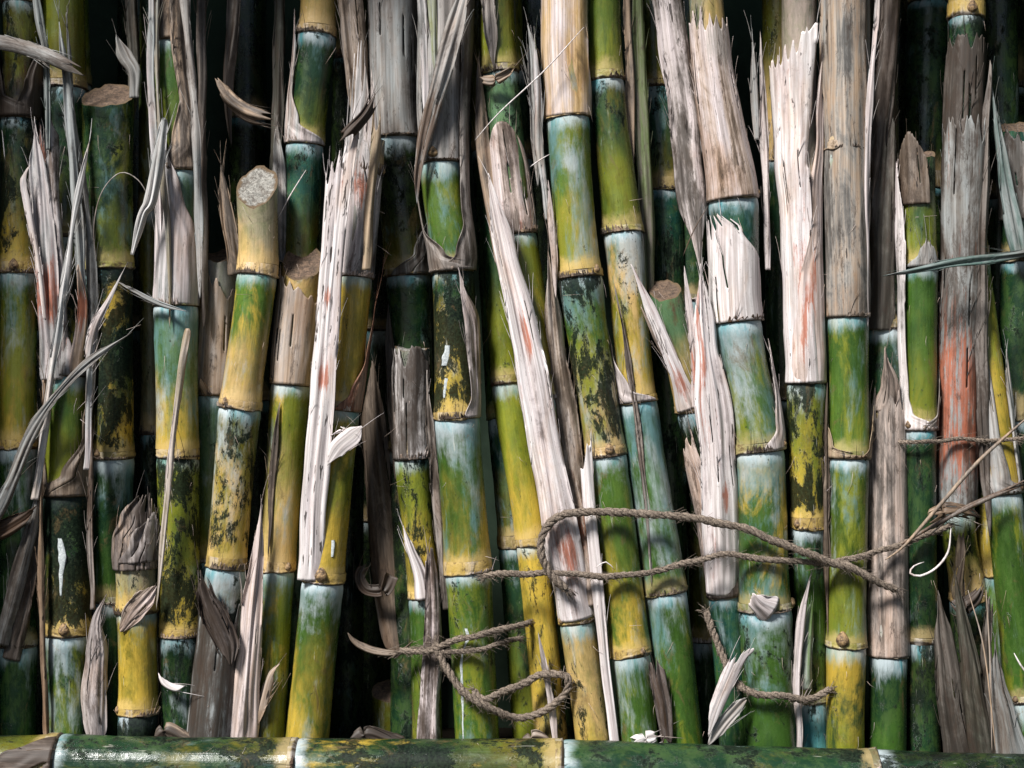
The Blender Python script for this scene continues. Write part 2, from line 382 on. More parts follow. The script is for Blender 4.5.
def wrap(stalk, ni, prof, cols='A S R', name='leaf_sheath', dots=.3, dirt=.2, stain=(), tip='rag', base='flat', crinkle=.8, split=.35, seed=None, thick=.0005, plabel=None):
    """Sheath that grows from joint ni of a stalk and clasps it: prof = (mm above the joint, a0, a1, radius factor), a = 0 faces front, + right."""
    wp, ws = CANES[stalk.name]; h0 = prof[0][0]; Lt = (prof[-1][0] - h0) / 1000; maxw = ws[ni] / 1000 * 1.3
    def row(s):
        h = s * 1000 + h0; i = 0
        while i < len(prof) - 2 and h > prof[i + 1][0]: i += 1
        u = (h - prof[i][0]) / (prof[i + 1][0] - prof[i][0]); u = u * u * (3 - 2 * u)
        a0 = R(prof[i][1] + (prof[i + 1][1] - prof[i][1]) * u); a1 = R(prof[i][2] + (prof[i + 1][2] - prof[i][2]) * u)
        rf = prof[i][3] + (prof[i + 1][3] - prof[i][3]) * u
        k = ni - 1; rest = s + h0 / 1000
        while k > 0 and rest > (wp[k + 1] - wp[k]).length: rest -= (wp[k + 1] - wp[k]).length; k -= 1
        L = (wp[k + 1] - wp[k]).length; uu = 1 - rest / L
        c = cr(wp, k, uu); t = (cr(wp, k, uu + .02) - cr(wp, k, uu - .02)).normalized(); f, sd = frame(t)
        r = (ws[k] + (ws[k + 1] - ws[k]) * min(1, max(0, uu))) / 2000 * (D + c.y) / D * max(1.065, rf + .035)
        def at(x):
            a = a0 + (a1 - a0) * (x * .5 + .5)
            return c + (sd * math.sin(a) + f * math.cos(a)) * r
        at.xc = lambda x: (a0 + (a1 - a0) * (x * .5 + .5)) * ws[ni] / 2000
        return at, sd, f
    return sheet_mesh(name, row, Lt, maxw, str(prof) + stalk.name if seed is None else seed, cols, dots, dirt, stain, tip, base, stalk, None, None, None, thick, crinkle, split, plabel)

def sheet_mesh(name, row, Lt, maxw, seed, cols, dots, dirt, stain, tip, base, parent, label, cat, group, thick, crinkle, split, plabel):
    rnd = random.Random(seed)
    so = Vector((rnd.uniform(0, 9), rnd.uniform(0, 9), rnd.uniform(0, 9)))
    nu = max(8, min(46, int(maxw / .0010))); nv = max(8, int(Lt / .0028))
    ct, cb, cp = [COL[k] for k in cols.split()]
    def ends(kind, sgn):
        out = []; step = 0
        for k in range(nu + 1):
            x = k / nu * 2 - 1
            if kind == 'flat': e = .0008 * mn.noise(Vector((k * .7, so.y, sgn)))
            elif kind == 'point': e = abs(x) ** 1.4 * min(.06, Lt * .3) + abs(mn.noise(Vector((k * .9, so.x, sgn)))) * .006
            elif kind == 'slant': e = (x * .5 + .5) * min(.04, Lt * .3) + abs(mn.noise(Vector((k * .15, so.x, sgn)))) * min(.03, Lt * .2) + abs(mn.noise(Vector((k * .8, so.x, sgn)))) * .006
            elif kind == 'slantl': e = (-x * .5 + .5) * min(.04, Lt * .3) + abs(mn.noise(Vector((k * .15, so.x, sgn)))) * min(.03, Lt * .2) + abs(mn.noise(Vector((k * .8, so.x, sgn)))) * .006
            elif kind == 'fringe': e = Lt * rnd.random() ** .6 * .9
            elif kind == 'round': e = (1 - math.sqrt(max(0, 1 - x * x))) * maxw * .8 + abs(mn.noise(Vector((k * .8, so.x, sgn)))) * .002
            else:
                if rnd.random() < .07: step = rnd.random() ** 2.2 * min(.022, Lt * .18)
                e = step * .5 + abs(mn.noise(Vector((k * .13, so.x, sgn)))) * min(.055, Lt * .35) + abs(mn.noise(Vector((k * .6, so.x, sgn)))) * .0028 + abs(x) ** 4 * .006
            out.append(e)
        return out
    e0, e1 = ends(base, 3), ends(tip, 5); vs, ap, sw = [], [], []
    roll_s = min(1, maxw / .02)
    creases = [(rnd.uniform(-.8, .8), rnd.choice([-1, 1]) * rnd.uniform(.0008, .0024), rnd.uniform(0, 50), rnd.uniform(.12, .4)) for _ in range(4)]
    for j in range(nv + 1):
        s = Lt * j / nv; tt = s / Lt; at, sd, f2 = row(s)
        for k in range(nu + 1):
            x = k / nu * 2 - 1; pos = at(x)
            q = min(1, s / .02)
            pos += f2 * (mn.noise(Vector((x * 1.6, s * 11, so.x))) * .0036 + mn.noise(Vector((x * 6, s * 7, so.y))) * .0004) * crinkle * min(1, .2 + s / .03)
            for (xc, am, wv, cw) in creases:
                pos += f2 * am * max(0, 1 - abs(x - xc - .35 * mn.noise(Vector((s * 9, wv, 0)))) / cw) * crinkle * min(1, s / .03) * roll_s
            pos -= f2 * (max(0, abs(x) - .78) / .22) ** 2 * .0028 * roll_s * q * crinkle * (1 if mn.noise(Vector((s * 9, so.x, (x > 0) * 5.0))) > -.12 else -.8)
            pos += sd * mn.noise(Vector((s * 18, so.z, (x > 0) * 3.3))) * .0030 * abs(x) * crinkle * q
            if s < .004 : pos -= f2 * .0006 * mn.noise(Vector((x * 6, so.x, 4)))
            vs.append(pos); ap.append(Vector((at.xc(x) if hasattr(at, 'xc') else x * maxw * .5, 0, s)) + so)
            g = 0
            for (x0, s0, sx, ss) in stain: g = max(g, math.exp(-((x - x0) / sx) ** 2 - ((tt - s0) / ss) ** 2))
            sw.append(g)
    # squeeze every column between its own torn ends
    full_v, full_p, full_s = vs, ap, sw; vs, ap, sw = [], [], []; m1 = nu + 1
    for j in range(nv + 1):
        for k in range(m1):
            a = max(0, min(e0[k], Lt * .45)) / Lt; b = 1 - max(0, min(e1[k], Lt * .9)) / Lt; b = max(b, a + .02)
            u = j / nv
            q = (a + (b - a) * u) * nv; q0 = max(0, min(nv - 1, int(q))); fr = q - q0
            i0, i1 = q0 * m1 + k, (q0 + 1) * m1 + k
            vs.append(full_v[i0].lerp(full_v[i1], fr)); ap.append(full_p[i0].lerp(full_p[i1], fr)); sw.append(full_s[i0] * (1 - fr) + full_s[i1] * fr)
    slit = {}
    for k in range(3, nu - 3):
        if nu > 14 and rnd.random() < split * .12: slit[k] = (rnd.uniform(.0, .6) * Lt, rnd.uniform(.015, .07))
    fs = []
    for j in range(nv):
        s = Lt * (j + .5) / nv
        for k in range(nu):
            if k in slit and slit[k][0] < Lt - s < sum(slit[k]): continue
            a = j * m1 + k; fs.append((a, a + 1, a + nu + 2, a + nu + 1))
    used = sorted({i for f_ in fs for i in f_}); mp = {o_: n_ for n_, o_ in enumerate(used)}
    vs = [vs[i] for i in used]; ap = [ap[i] for i in used]; sw = [sw[i] for i in used]; fs = [tuple(mp[i] for i in f_) for f_ in fs]
    # frayed fibres standing off the torn edges
    cnt = {}
    for f_ in fs:
        for a, b in ((0, 1), (1, 2), (2, 3), (3, 0)):
            e = tuple(sorted((f_[a], f_[b]))); cnt[e] = cnt.get(e, 0) + 1
    if not fs: fs = [(0, 1, nu + 2, nu + 1)] if len(vs) > nu + 2 else [(0, 1, 2)]
    rim = [e for e, c_ in cnt.items() if c_ == 1 and (used[e[0]] // (nu + 1)) > nv * .3]
    ax = (row(Lt * .95)[0](0) - row(Lt * .6)[0](0)).normalized()
    for i in range(min(len(rim) // 6, int(2 + Lt * 90 * (.5 + split)))):
        e = rnd.choice(rim); a = vs[e[0]]; _, sd, f2 = row(Lt * .8)
        dr = (ax + sd * rnd.uniform(-.28, .28) + Vector((0, -rnd.uniform(0, .25), 0))).normalized(); ln = rnd.uniform(.006, .030); wv = sd * rnd.uniform(.00014, .0004)
        b0 = len(vs); bend = sd * rnd.uniform(-.15, .15) + Vector((0, rnd.uniform(-.1, .1), 0))
        for q_ in range(5):
            u = q_ / 4; c = a + dr * ln * u + bend * ln * u * u - ax * .003 * (1 - u); wq = wv * (1 - u * .85)
            vs += [c - wq, c + wq]; ap += [Vector((.3 + i * .01, 0, u * ln)) + so] * 2; sw += [0, 0]
        for q_ in range(4): fs.append((b0 + q_ * 2, b0 + q_ * 2 + 1, b0 + q_ * 2 + 3, b0 + q_ * 2 + 2))
    N = len(vs); A = lambda c_: ('FLOAT_COLOR', [c_] * N)
    o = mesh(name, vs, fs, M['dry'], parent, dict(p=('FLOAT_VECTOR', ap), sw=('FLOAT', sw), ctop=A(ct), cbot=A(cb), cpat=A(cp), par=('FLOAT_VECTOR', [(dots, dirt, 0)] * N)))
    md = o.modifiers.new('thickness', 'SOLIDIFY'); md.thickness = thick; md.offset = 0
    if parent is None: tag(o, label, cat, group)
    elif plabel: o['label'] = plabel
    return o

def tube(bm_v, bm_f, path, rad, n=6):
    b = len(bm_v); m = len(path)
    for j, c in enumerate(path):
        t = (path[min(m - 1, j + 1)] - path[max(0, j - 1)]).normalized()
        a = Vector((0, 1, 0)) if abs(t.y) < .9 else Vector((1, 0, 0))
        s = t.cross(a).normalized(); f = s.cross(t)
        r = rad(j / (m - 1)) if callable(rad) else rad
        for k in range(n):
            an = 2 * math.pi * k / n; bm_v.append(c + (s * math.cos(an) + f * math.sin(an)) * r)
    for j in range(m - 1):
        for k in range(n):
            k2 = (k + 1) % n; bm_f.append((b + j * n + k, b + j * n + k2, b + (j + 1) * n + k2, b + (j + 1) * n + k))
    bm_f.append(tuple(b + k for k in range(n))[::-1]); bm_f.append(tuple(b + (m - 1) * n + k for k in range(n)))

def dense(pts, step=.0015):
    W = [P(*p) for p in pts]; out = []
    for i in range(len(W) - 1):
        n = max(2, int((W[i + 1] - W[i]).length / step))
        out += [cr(W, i, k / n) for k in range(n)]
    return out + [W[-1]]

def rope(label, pts, rad=.0042, group='pieces of twisted twine', fuzz=1.0, name='twine'):
    rad *= .88; path = dense(pts); rnd = random.Random(label); L = 0; vs, fs = [], []
    strands = [[], [], []]; prev = None
    up = None
    for j, c in enumerate(path):
        t = (path[min(len(path) - 1, j + 1)] - path[max(0, j - 1)]).normalized()
        if j: L += (c - path[j - 1]).length
        if up is None: up = (FWD - t * FWD.dot(t)).normalized()
        up = (up - t * up.dot(t)).normalized(); s = t.cross(up)
        c = c + Vector((0, mn.noise(c * 30 + Vector((5, 5, 5))) * .002, mn.noise(c * 40) * .0022))
        for k in range(3):
            a = L / (rad * 6.2) * 2 * math.pi + k * 2.0944
            strands[k].append(c + (up * math.cos(a) + s * math.sin(a)) * rad * .5)
    for st_ in strands:
        ph = rnd.random() * 9
        tube(vs, fs, st_, lambda u, ph=ph: rad * (.54 + .15 * math.sin(u * 60 + ph) * math.sin(u * 23 + 2 * ph)), 8)
    for i in range(int(L / .0007 * fuzz)):
        j = rnd.randrange(len(path) - 2); c = path[j]
        dr = (path[j + 1] - path[j]).normalized() * rnd.choice([1, 1, -1]) + Vector((rnd.uniform(-.8, .8), rnd.uniform(-.9, .1), rnd.uniform(-.8, .8)))
        ln = rnd.uniform(.003, .011); a = c + dr.normalized() * rad * .6
        tube(vs, fs, [a, a + dr * ln * .5, a + dr * ln + Vector((rnd.uniform(-1, 1), 0, rnd.uniform(-1, .4))) * ln * .4], .00016, 3)
    for e, nb in ((0, 1), (-1, -2)):
        out = (path[e] - path[nb]).normalized()
        for i in range(16):
            a = path[e] - out * rnd.uniform(0, .004) + Vector((rnd.uniform(-1, 1), rnd.uniform(-1, 1), rnd.uniform(-1, 1))) * rad * .5
            dr = (out + Vector((rnd.uniform(-.7, .7), rnd.uniform(-.5, .5), rnd.uniform(-.8, .4)))).normalized() * rnd.uniform(.005, .014)
            tube(vs, fs, [a, a + dr * .5, a + dr + Vector((0, 0, -.002))], .0003, 4)
    o = mesh(name, vs, fs, M['twine'])
    return tag(o, label, 'twine', group)

def fibre(label, pts, rad=.0006, cols='Z A F', name='dry_fibre', group='loose thin fibres', flat=1.0):
    path = dense(pts, .004); vs, fs = [], []
    tube(vs, fs, path, lambda u: rad * (1 - .75 * abs(u * 2 - 1) ** 3), 6)
    ct, cb, cp = [COL[k] for k in cols.split()]; N = len(vs); A = lambda c_: ('FLOAT_COLOR', [c_] * N)
    o = mesh(name, vs, fs, M['dry'], None, dict(p=('FLOAT_VECTOR', [v - vs[0] for v in vs]), sw=('FLOAT', [0] * N), ctop=A(ct), cbot=A(cb), cpat=A(cp), par=('FLOAT_VECTOR', [(0, 0, 0)] * N)))
    return tag(o, label, 'fibre', group)

def splash(parent, pts, name='sap_mark', mat='drip'):
    """Dried pale sap: an uneven thin bead lying on a stalk. pts (x, y, w, front depth)."""
    wp, ws = CANES[parent.name]
    def surf(x, y):
        q = P(x, y); i = max(0, min(len(wp) - 2, sum(1 for k in wp[1:-1] if k.z > q.z)))
        u = (wp[i].z - q.z) / (wp[i].z - wp[i + 1].z); c = cr(wp, i, u); rr = (ws[i] + (ws[i + 1] - ws[i]) * u) / 2000
        return P(x, y, c.y - math.sqrt(max(1e-6, (rr * .975) ** 2 - (q.x - c.x) ** 2)))
    path = [surf(p[0], p[1]) for p in pts]; vs, fs = [], []; n = 10; out = []
    for i in range(len(path) - 1):
        for k in range(12): out.append((cr(path, i, k / 12), (pts[i][2] + (pts[i + 1][2] - pts[i][2]) * k / 12) / 2000))
    out.append((path[-1], pts[-1][2] / 2000))
    for c, r in out:
        for k in range(n):
            a = 2 * math.pi * k / n
            vs.append(c + Vector((math.cos(a) * r * (1 + .5 * mn.noise(c * 120 + Vector((math.cos(a), math.sin(a), 0)))), math.sin(a) * .0006, 0)))
    m = len(out)
    for j in range(m - 1):
        for k in range(n):
            k2 = (k + 1) % n; fs.append((j * n + k, j * n + k2, (j + 1) * n + k2, (j + 1) * n + k))
    fs.append(tuple(range(n))); fs.append(tuple((m - 1) * n + k for k in range(n)))
    return mesh(name, vs, fs, M[mat], parent)

# ------------------------------------------------------------------ the stalks, left to right (positions in photo millimetres)
# styles: top colour, bottom colour, patch colour, patch, wax, mould
c1 = cane('thick stalk at the far left edge, black blotches above a green and yellow section', 37,
    [(22, -60), (21, 4), (20, 119), (19, 273), (18, 448), (18, 645), (18, 780)],
    ['D O O 0 .2 .2', 'O W L .2 .2 .5', 'D Y K .3 .2 .6', 'G Y L .5 .5 .1', 'D D G .3 .5 .1', 'D D G .4 .3 .3'], d=.006, buds=[(3, 2, 1.2)])
c2 = cane('stalk with pale frayed purple stained sheath above, black section with white drip below', 45,
    [(62, -60, .03), (64, 90, .025), (65, 240, .015), (66, 377), (67, 495), (68, 634), (68, 785)],
    ['L O D .2 .1 .2', 'D O K 0 .1 .5', 'O O K 0 .1 .6', 'G L L .7 .35 .12', 'D Y G .3 .2 .92', 'D G L .4 .5 .3'], d=.0, buds=[(3, -8, 1), (5, 6, 1.3)])
c3 = cane('dark teal green stalk whose brown slanting cut end shows under a grey leaf piece', 46,
    [(108, 96, .012, 50), (108, 269, .012, 50), (113, 457, .014, 42), (110, 600, .03, 36), (108, 780, .04, 35)],
    ['D L L .35 .3 .3', 'D O Y .5 .2 .75', 'D G D .2 .5 .1', 'D D G 0 .2 .1'], d=.012, cut=34, cutmat='pithbrown')
c3b = cane('thin dark mottled stalk deep in the gap left of the long pale stem', 24,
    [(152, -60), (150, 210), (152, 434), (152, 780)], ['D O K .2 .1 .5', 'O H K .3 .2 .4', 'K P K .3 .2 .6'], d=.055)
c4 = cane('short yellow brown stalk at lower left with a ragged torn brown top', 41,
    [(135, 543), (137, 612), (138, 712), (134, 785)], ['H Y W .4 .2 .35', 'Y Y O .3 .1 .2', 'K W K .2 .2 .8'], d=-.006, cut=12, cutmat='pithbrown')
c5 = cane('stalk with a green sliver between brown sheaths and a black spotted yellow section low down', 41,
    [(169, -60, .01, 36), (170, 42, .01, 34), (180, 172, .008, 40), (176, 306, .002, 43), (178, 457, .002), (180, 635, .004, 40), (179, 785, .006, 38)],
    ['N P W .2 .1 .2', 'G L D 0 .2 0', 'B G D .2 .4 .2', 'B Y G .5 .85 .0', 'L Y K .3 .1 .68', 'D D K .2 .1 .5'], d=.004)
c6b = cane('pale sheathed stalk with a side bud, half hidden behind the round grey cut stalk', 38,
    [(222, 255), (215, 395), (214, 560), (212, 780)], ['S Y G .2 .6 .1', 'B L D .3 .8 .2', 'T D K .2 .3 .3'], d=.032, cut=14, cutmat='pithbrown', buds=[(1, -25, 1.1)])
c6 = cane('tan stalk with a round grey cut end on top, leaning left as it goes down', 40,
    [(257, 186, -.002), (257, 275, -.004), (240, 408, -.006, 42), (226, 567, -.004, 39), (206, 785, .0, 48)],
    ['H N W .2 .1 .1', 'E N Y .4 .25 .1', 'O Y N .45 .5 .5', 'S M K .2 .9 .4'], d=-.004, cut=46, cutmat='pith')
c7 = cane('yellow stalk with a rounded brown cut end, standing left of the long white strip', 40,
    [(303, 262), (291, 385, .014), (277, 570, .012, 36), (266, 785, .014, 36)], ['N S W .4 .6 .1', 'L N Y .3 .15 .0', 'L O Y .4 .4 .1'], d=.018, cut=40, cutmat='pithbrown')
c8 = cane('tall stalk with a bright yellow top section and a dark glossy lower section, upper left', 38,
    [(319, -60), (317, 35), (305, 145), (300, 275), (298, 420), (296, 780)], ['Y N O .2 .1 .2', 'D L D .5 .3 .3', 'T O G .3 .3 .3', 'D D K 0 .2 .2', 'D D K 0 .2 .2'], d=.045)
c9 = cane('stalk beside the long white strip, bluish green foot and small bud at its low joint', 38,
    [(366, 140, .006), (363, 175, .004), (356, 277, .0, 34), (343, 410, .0, 34), (323, 581, .0, 43), (303, 785, .004, 47)],
    ['S F K 0 0 .5', 'S F M .2 .3 .2', 'Y Y N .2 .05 .08', 'L Y Y .5 .2 .05', 'G Y G .6 .7 .1'], d=0, buds=[(4, 0, 1.5)])
c10 = cane('thick stalk in a wide grey sheath at top, nearly black below its joint', 45,
    [(391, -60), (396, 138), (408, 276), (412, 450), (412, 780)], ['S S M 0 .2 .2', 'K O K 0 .1 .4', 'D O K .3 .3 .4', 'K D K 0 .1 .5'], d=.05)
c11 = cane('narrow stalk with a striped ragged sheath on a spotted yellow section, in the dark centre', 34,
    [(412, 348, .022), (412, 459, .02), (424, 598, .018, 31), (428, 790, .018, 31)], ['S M K .2 .2 .3', 'L Y D .3 .1 .35', 'G L W .3 .1 .3'], d=.02, cut=6)
c12 = cane('central stalk with a mottled green window between sheaths above black and white blotches', 42,
    [(443, -60, .008), (441, 163, .004), (453, 272), (457, 418, 0, 45), (468, 571, 0, 47), (480, 785, .002, 45)],
    ['S M L .2 .2 .2', 'E G L .5 .6 .15', 'D Y Y .3 .1 .85', 'G Y G .4 1.0 .1', 'G G L .55 .5 .3'], d=0, buds=[(1, -18, 1.3)])
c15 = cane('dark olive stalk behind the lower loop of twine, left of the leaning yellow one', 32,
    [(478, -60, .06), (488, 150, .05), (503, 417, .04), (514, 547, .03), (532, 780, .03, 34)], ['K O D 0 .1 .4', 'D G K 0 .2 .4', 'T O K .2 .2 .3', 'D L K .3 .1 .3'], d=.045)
c14 = cane('slim yellow leaning stalk with black smudges, behind the twine knot', 31,
    [(494, 200, .035), (507, 384, .026), (532, 545, .016), (556, 785, .014, 33)], ['D L D 0 .1 .2', 'L Y L .3 .05 .05', 'Y N K .3 .05 .4'], d=.02)
c13 = cane('leaning stalk carrying the long pinkish white broken sheath, brown and mouldy at its foot', 38,
    [(494, -60, .02), (500, 74, .016), (518, 235, .01, 36), (545, 400, .006, 38), (577, 622, -.002, 36), (600, 790, -.002, 38)],
    ['O L D .2 .1 .3', 'B O D .5 .5 .4', 'L Y L .2 .05 .1', 'L Y L .2 .05 .1', 'N Y W .3 .1 .4'], d=0)
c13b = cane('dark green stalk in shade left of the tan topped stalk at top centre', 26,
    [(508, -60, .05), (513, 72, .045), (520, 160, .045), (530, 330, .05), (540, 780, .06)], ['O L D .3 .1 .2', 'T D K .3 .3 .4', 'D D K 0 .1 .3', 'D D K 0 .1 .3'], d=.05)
c17 = cane('big stalk with tan bare top, waxy blue upper section and black blotch in the middle', 46,
    [(566, -60), (568, 118, 0, 45), (580, 277, 0, 45), (606, 456, 0, 41), (631, 654, 0, 40), (642, 785, 0, 42)],
    ['P N L .3 .35 .0', 'E Y L .7 .85 .05', 'G N L .6 .9 .55', 'E Y G .5 .5 .0', 'G G L .4 .6 .1'], d=0, buds=[(3, 8, 1.2)])
c18 = cane('tall stalk with a yellow joint at top and blue grey lower half, centre right', 39,
    [(601, -60, .014), (606, 81, .012, 36), (623, 233, .01, 41), (638, 402, .008, 38), (666, 592, .006, 42), (687, 785, .006, 44)],
    ['G L D .3 .1 .15', 'D L O .4 .3 .2', 'L Y N .6 .9 .2', 'G G B .5 1.0 .1', 'G G L .4 .5 .1'], d=.008)
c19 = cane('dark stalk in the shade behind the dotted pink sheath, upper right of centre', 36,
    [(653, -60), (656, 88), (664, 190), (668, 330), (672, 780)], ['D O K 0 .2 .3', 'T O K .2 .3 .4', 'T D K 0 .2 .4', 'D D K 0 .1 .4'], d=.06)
c20 = cane('fattest stalk, blue grey wax over green, with two pale sheaths one above the other', 48,
    [(702, -60, .004, 34), (712, 68, .002, 36), (733, 200, 0, 48), (737, 322, 0, 49), (759, 451, 0, 50), (765, 609, 0, 52), (773, 785, .004, 52)],
    ['H N D .2 .5 .2', 'T E D .3 .8 .1', 'T D D .2 .4 .3', 'B G L .45 1.1 .12', 'G G Y .5 .9 .15', 'G D G .5 .5 .3'], d=0)
c21 = cane('short cut stalk in a V shaped pale sheath, pinkish brown, in the middle right', 33,
    [(665, 290, .008), (692, 410, .012), (712, 500, .018), (724, 596, .018, 32), (738, 785, .02, 32)],
    ['B N W .35 .6 .25', 'K Y K .4 .1 .6', 'P P K .1 .3 .2', 'T D G .2 .3 .3'], d=.012, cut=20, cutmat='pithbrown')
c22 = cane('stalk in a split red-stained white sheath above a black and yellow spotted section', 36,
    [(799, -60, .014), (800, 180, .01), (806, 383, .006, 38), (808, 527, .006, 34), (812, 700, .02, 30), (816, 785, .02, 30)],
    ['P P D 0 .2 .1', 'P P D 0 .2 .1', 'L Y K .2 .4 .6', 'G E K .4 .5 .4', 'C D K .2 .3 .3'], d=.006)
c23 = cane('stalk in a long smooth tan sheath above a glossy green section with two joints', 40,
    [(844, -60, .004), (845, 150), (848, 317), (849, 458), (846, 646), (845, 785, 0, 39)],
    ['F P L .2 .2 .1', 'F P L .2 .2 .1', 'G E L .5 .12 .05', 'G L L .5 .6 .05', 'Y L D .3 .15 .3'], d=0, buds=[(4, -22, 1.6)])
c24 = cane('stalk in a torn pinkish sheath whose joint has a vivid turquoise ring below', 38,
    [(880, -60, .05, 34), (882, 180, .045, 34), (884, 330, .03, 34), (886, 430, .016, 34), (888, 655, .01, 39), (887, 785, .01, 40)],
    ['M W K .1 .3 .4', 'M D K .1 .2 .4', 'D D K 0 .2 .3', 'P S K .1 .2 .2', 'D G D .3 .3 .25'], d=.02)
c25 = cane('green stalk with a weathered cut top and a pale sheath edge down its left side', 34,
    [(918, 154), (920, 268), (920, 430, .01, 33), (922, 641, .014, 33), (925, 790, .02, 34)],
    ['D L K .35 .1 .4', 'G L G .2 .1 .05', 'D D K .3 .2 .35', 'K D K 0 .1 .4'], d=.014, cut=12, cutmat='pithbrown')  # here and further right, dark greens also stand in for dimmer light
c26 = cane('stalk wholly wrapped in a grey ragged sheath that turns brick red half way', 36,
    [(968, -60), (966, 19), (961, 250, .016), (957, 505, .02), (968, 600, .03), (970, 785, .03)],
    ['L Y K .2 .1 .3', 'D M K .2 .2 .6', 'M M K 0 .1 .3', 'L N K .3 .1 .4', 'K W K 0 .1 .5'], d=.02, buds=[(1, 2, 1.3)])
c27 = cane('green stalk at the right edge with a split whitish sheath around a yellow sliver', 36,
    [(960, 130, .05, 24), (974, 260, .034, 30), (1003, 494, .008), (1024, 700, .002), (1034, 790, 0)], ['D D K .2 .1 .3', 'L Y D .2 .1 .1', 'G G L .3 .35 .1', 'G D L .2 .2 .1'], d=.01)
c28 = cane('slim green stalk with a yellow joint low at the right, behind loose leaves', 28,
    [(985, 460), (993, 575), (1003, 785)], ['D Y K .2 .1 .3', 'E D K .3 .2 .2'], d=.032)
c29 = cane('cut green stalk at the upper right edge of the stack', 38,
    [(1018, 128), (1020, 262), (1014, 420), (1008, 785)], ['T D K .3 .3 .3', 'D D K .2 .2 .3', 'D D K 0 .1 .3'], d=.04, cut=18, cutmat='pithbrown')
# ---- a second row in the shade, most coloured near black to deepen it
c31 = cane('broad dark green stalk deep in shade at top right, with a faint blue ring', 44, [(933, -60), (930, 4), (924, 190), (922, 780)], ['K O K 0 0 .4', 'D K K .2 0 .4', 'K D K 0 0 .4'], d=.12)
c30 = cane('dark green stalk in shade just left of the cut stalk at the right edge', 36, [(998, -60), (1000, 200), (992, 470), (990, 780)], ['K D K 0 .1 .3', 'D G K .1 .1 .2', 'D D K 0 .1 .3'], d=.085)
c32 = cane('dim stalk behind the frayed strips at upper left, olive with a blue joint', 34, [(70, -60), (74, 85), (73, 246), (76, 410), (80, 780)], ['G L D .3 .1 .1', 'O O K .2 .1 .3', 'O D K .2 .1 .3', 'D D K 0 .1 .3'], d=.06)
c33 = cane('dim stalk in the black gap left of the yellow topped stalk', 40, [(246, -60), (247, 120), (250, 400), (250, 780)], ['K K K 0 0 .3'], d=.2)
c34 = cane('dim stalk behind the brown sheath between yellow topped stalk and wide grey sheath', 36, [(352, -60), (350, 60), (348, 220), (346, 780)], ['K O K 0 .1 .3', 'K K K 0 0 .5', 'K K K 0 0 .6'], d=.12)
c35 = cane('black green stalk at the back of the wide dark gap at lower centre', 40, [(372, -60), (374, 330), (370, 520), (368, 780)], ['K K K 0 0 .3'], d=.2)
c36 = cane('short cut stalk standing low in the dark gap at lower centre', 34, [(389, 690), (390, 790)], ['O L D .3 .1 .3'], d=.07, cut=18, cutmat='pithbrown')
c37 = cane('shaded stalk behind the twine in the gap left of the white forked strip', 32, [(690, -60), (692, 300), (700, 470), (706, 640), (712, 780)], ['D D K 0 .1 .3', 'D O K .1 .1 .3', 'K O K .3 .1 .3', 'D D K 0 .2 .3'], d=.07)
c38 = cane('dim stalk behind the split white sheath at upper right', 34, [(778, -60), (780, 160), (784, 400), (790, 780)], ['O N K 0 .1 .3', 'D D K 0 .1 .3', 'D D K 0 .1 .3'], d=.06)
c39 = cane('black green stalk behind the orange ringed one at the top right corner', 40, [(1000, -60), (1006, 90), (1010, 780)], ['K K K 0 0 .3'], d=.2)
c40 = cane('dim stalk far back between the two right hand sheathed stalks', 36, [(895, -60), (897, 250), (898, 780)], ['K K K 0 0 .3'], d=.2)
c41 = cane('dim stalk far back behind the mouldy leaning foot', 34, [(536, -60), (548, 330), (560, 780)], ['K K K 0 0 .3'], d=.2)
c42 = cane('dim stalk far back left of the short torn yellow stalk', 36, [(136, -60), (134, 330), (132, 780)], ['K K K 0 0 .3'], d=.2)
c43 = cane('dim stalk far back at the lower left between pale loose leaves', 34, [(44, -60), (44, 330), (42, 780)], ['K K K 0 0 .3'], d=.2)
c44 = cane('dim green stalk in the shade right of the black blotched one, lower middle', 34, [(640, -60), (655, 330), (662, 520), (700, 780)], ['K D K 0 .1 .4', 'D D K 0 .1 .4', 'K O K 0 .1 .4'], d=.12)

# ---- the stalk lying across the foot, dim edge light put into its colours
hx = cane('long stalk lying crosswise along the bottom in front of the whole stack', 62,
    [(-60, 764), (60, 766), (297, 770), (562, 771), (873, 781), (1090, 786)],
    ['D O Y .1 .0 .55', 'D D O .3 .0 .5', 'D O Y .15 .0 .6', 'D D O .2 .0 .5', 'K D D .2 .0 .6'], d=-.055, group='__none', ground=False)
del hx['group']
wrap(hx, 1, [(0, -80, 70, 1.08), (30, -100, 40, 1.1), (70, -110, -20, 1.12)], 'M W X', dirt=.4, tip='slant')

# ------------------------------------------------------------------ clasping sheaths: (mm above joint, left angle, right angle, radius factor)
wrap(c1, 2, [(0, -110, 110, 1.1), (20, -110, -28, 1.12), (20.5, -110, -30, 1.12), (75, -110, -60, 1.16)], 'M W X', dirt=.5, tip='point')
wrap(c1, 2, [(0, 0, 110, 1.1), (30, 30, 110, 1.14), (75, 75, 115, 1.2)], 'M W X', dirt=.5, tip='point')
wrap(c25, 1, [(60, -100, 20, 1.05), (136, -80, 0, 1.12)], 'M F W', dirt=.5, tip='point')
wrap(c29, 1, [(40, -100, 95, 1.05), (150, -80, 10, 1.12)], 'S V W', dirt=.5, tip='slant')
wrap(c2, 3, [(0, -100, 95, 1.07), (25, -100, 30, 1.08), (60, -100, 0, 1.1), (130, -100, -20, 1.12), (262, -85, -30, 1.15)], 'A V R', dots=.2, dirt=.25, stain=[(0, .26, 2, .10), (.6, .85, .6, .15)], tip='rag', split=1)
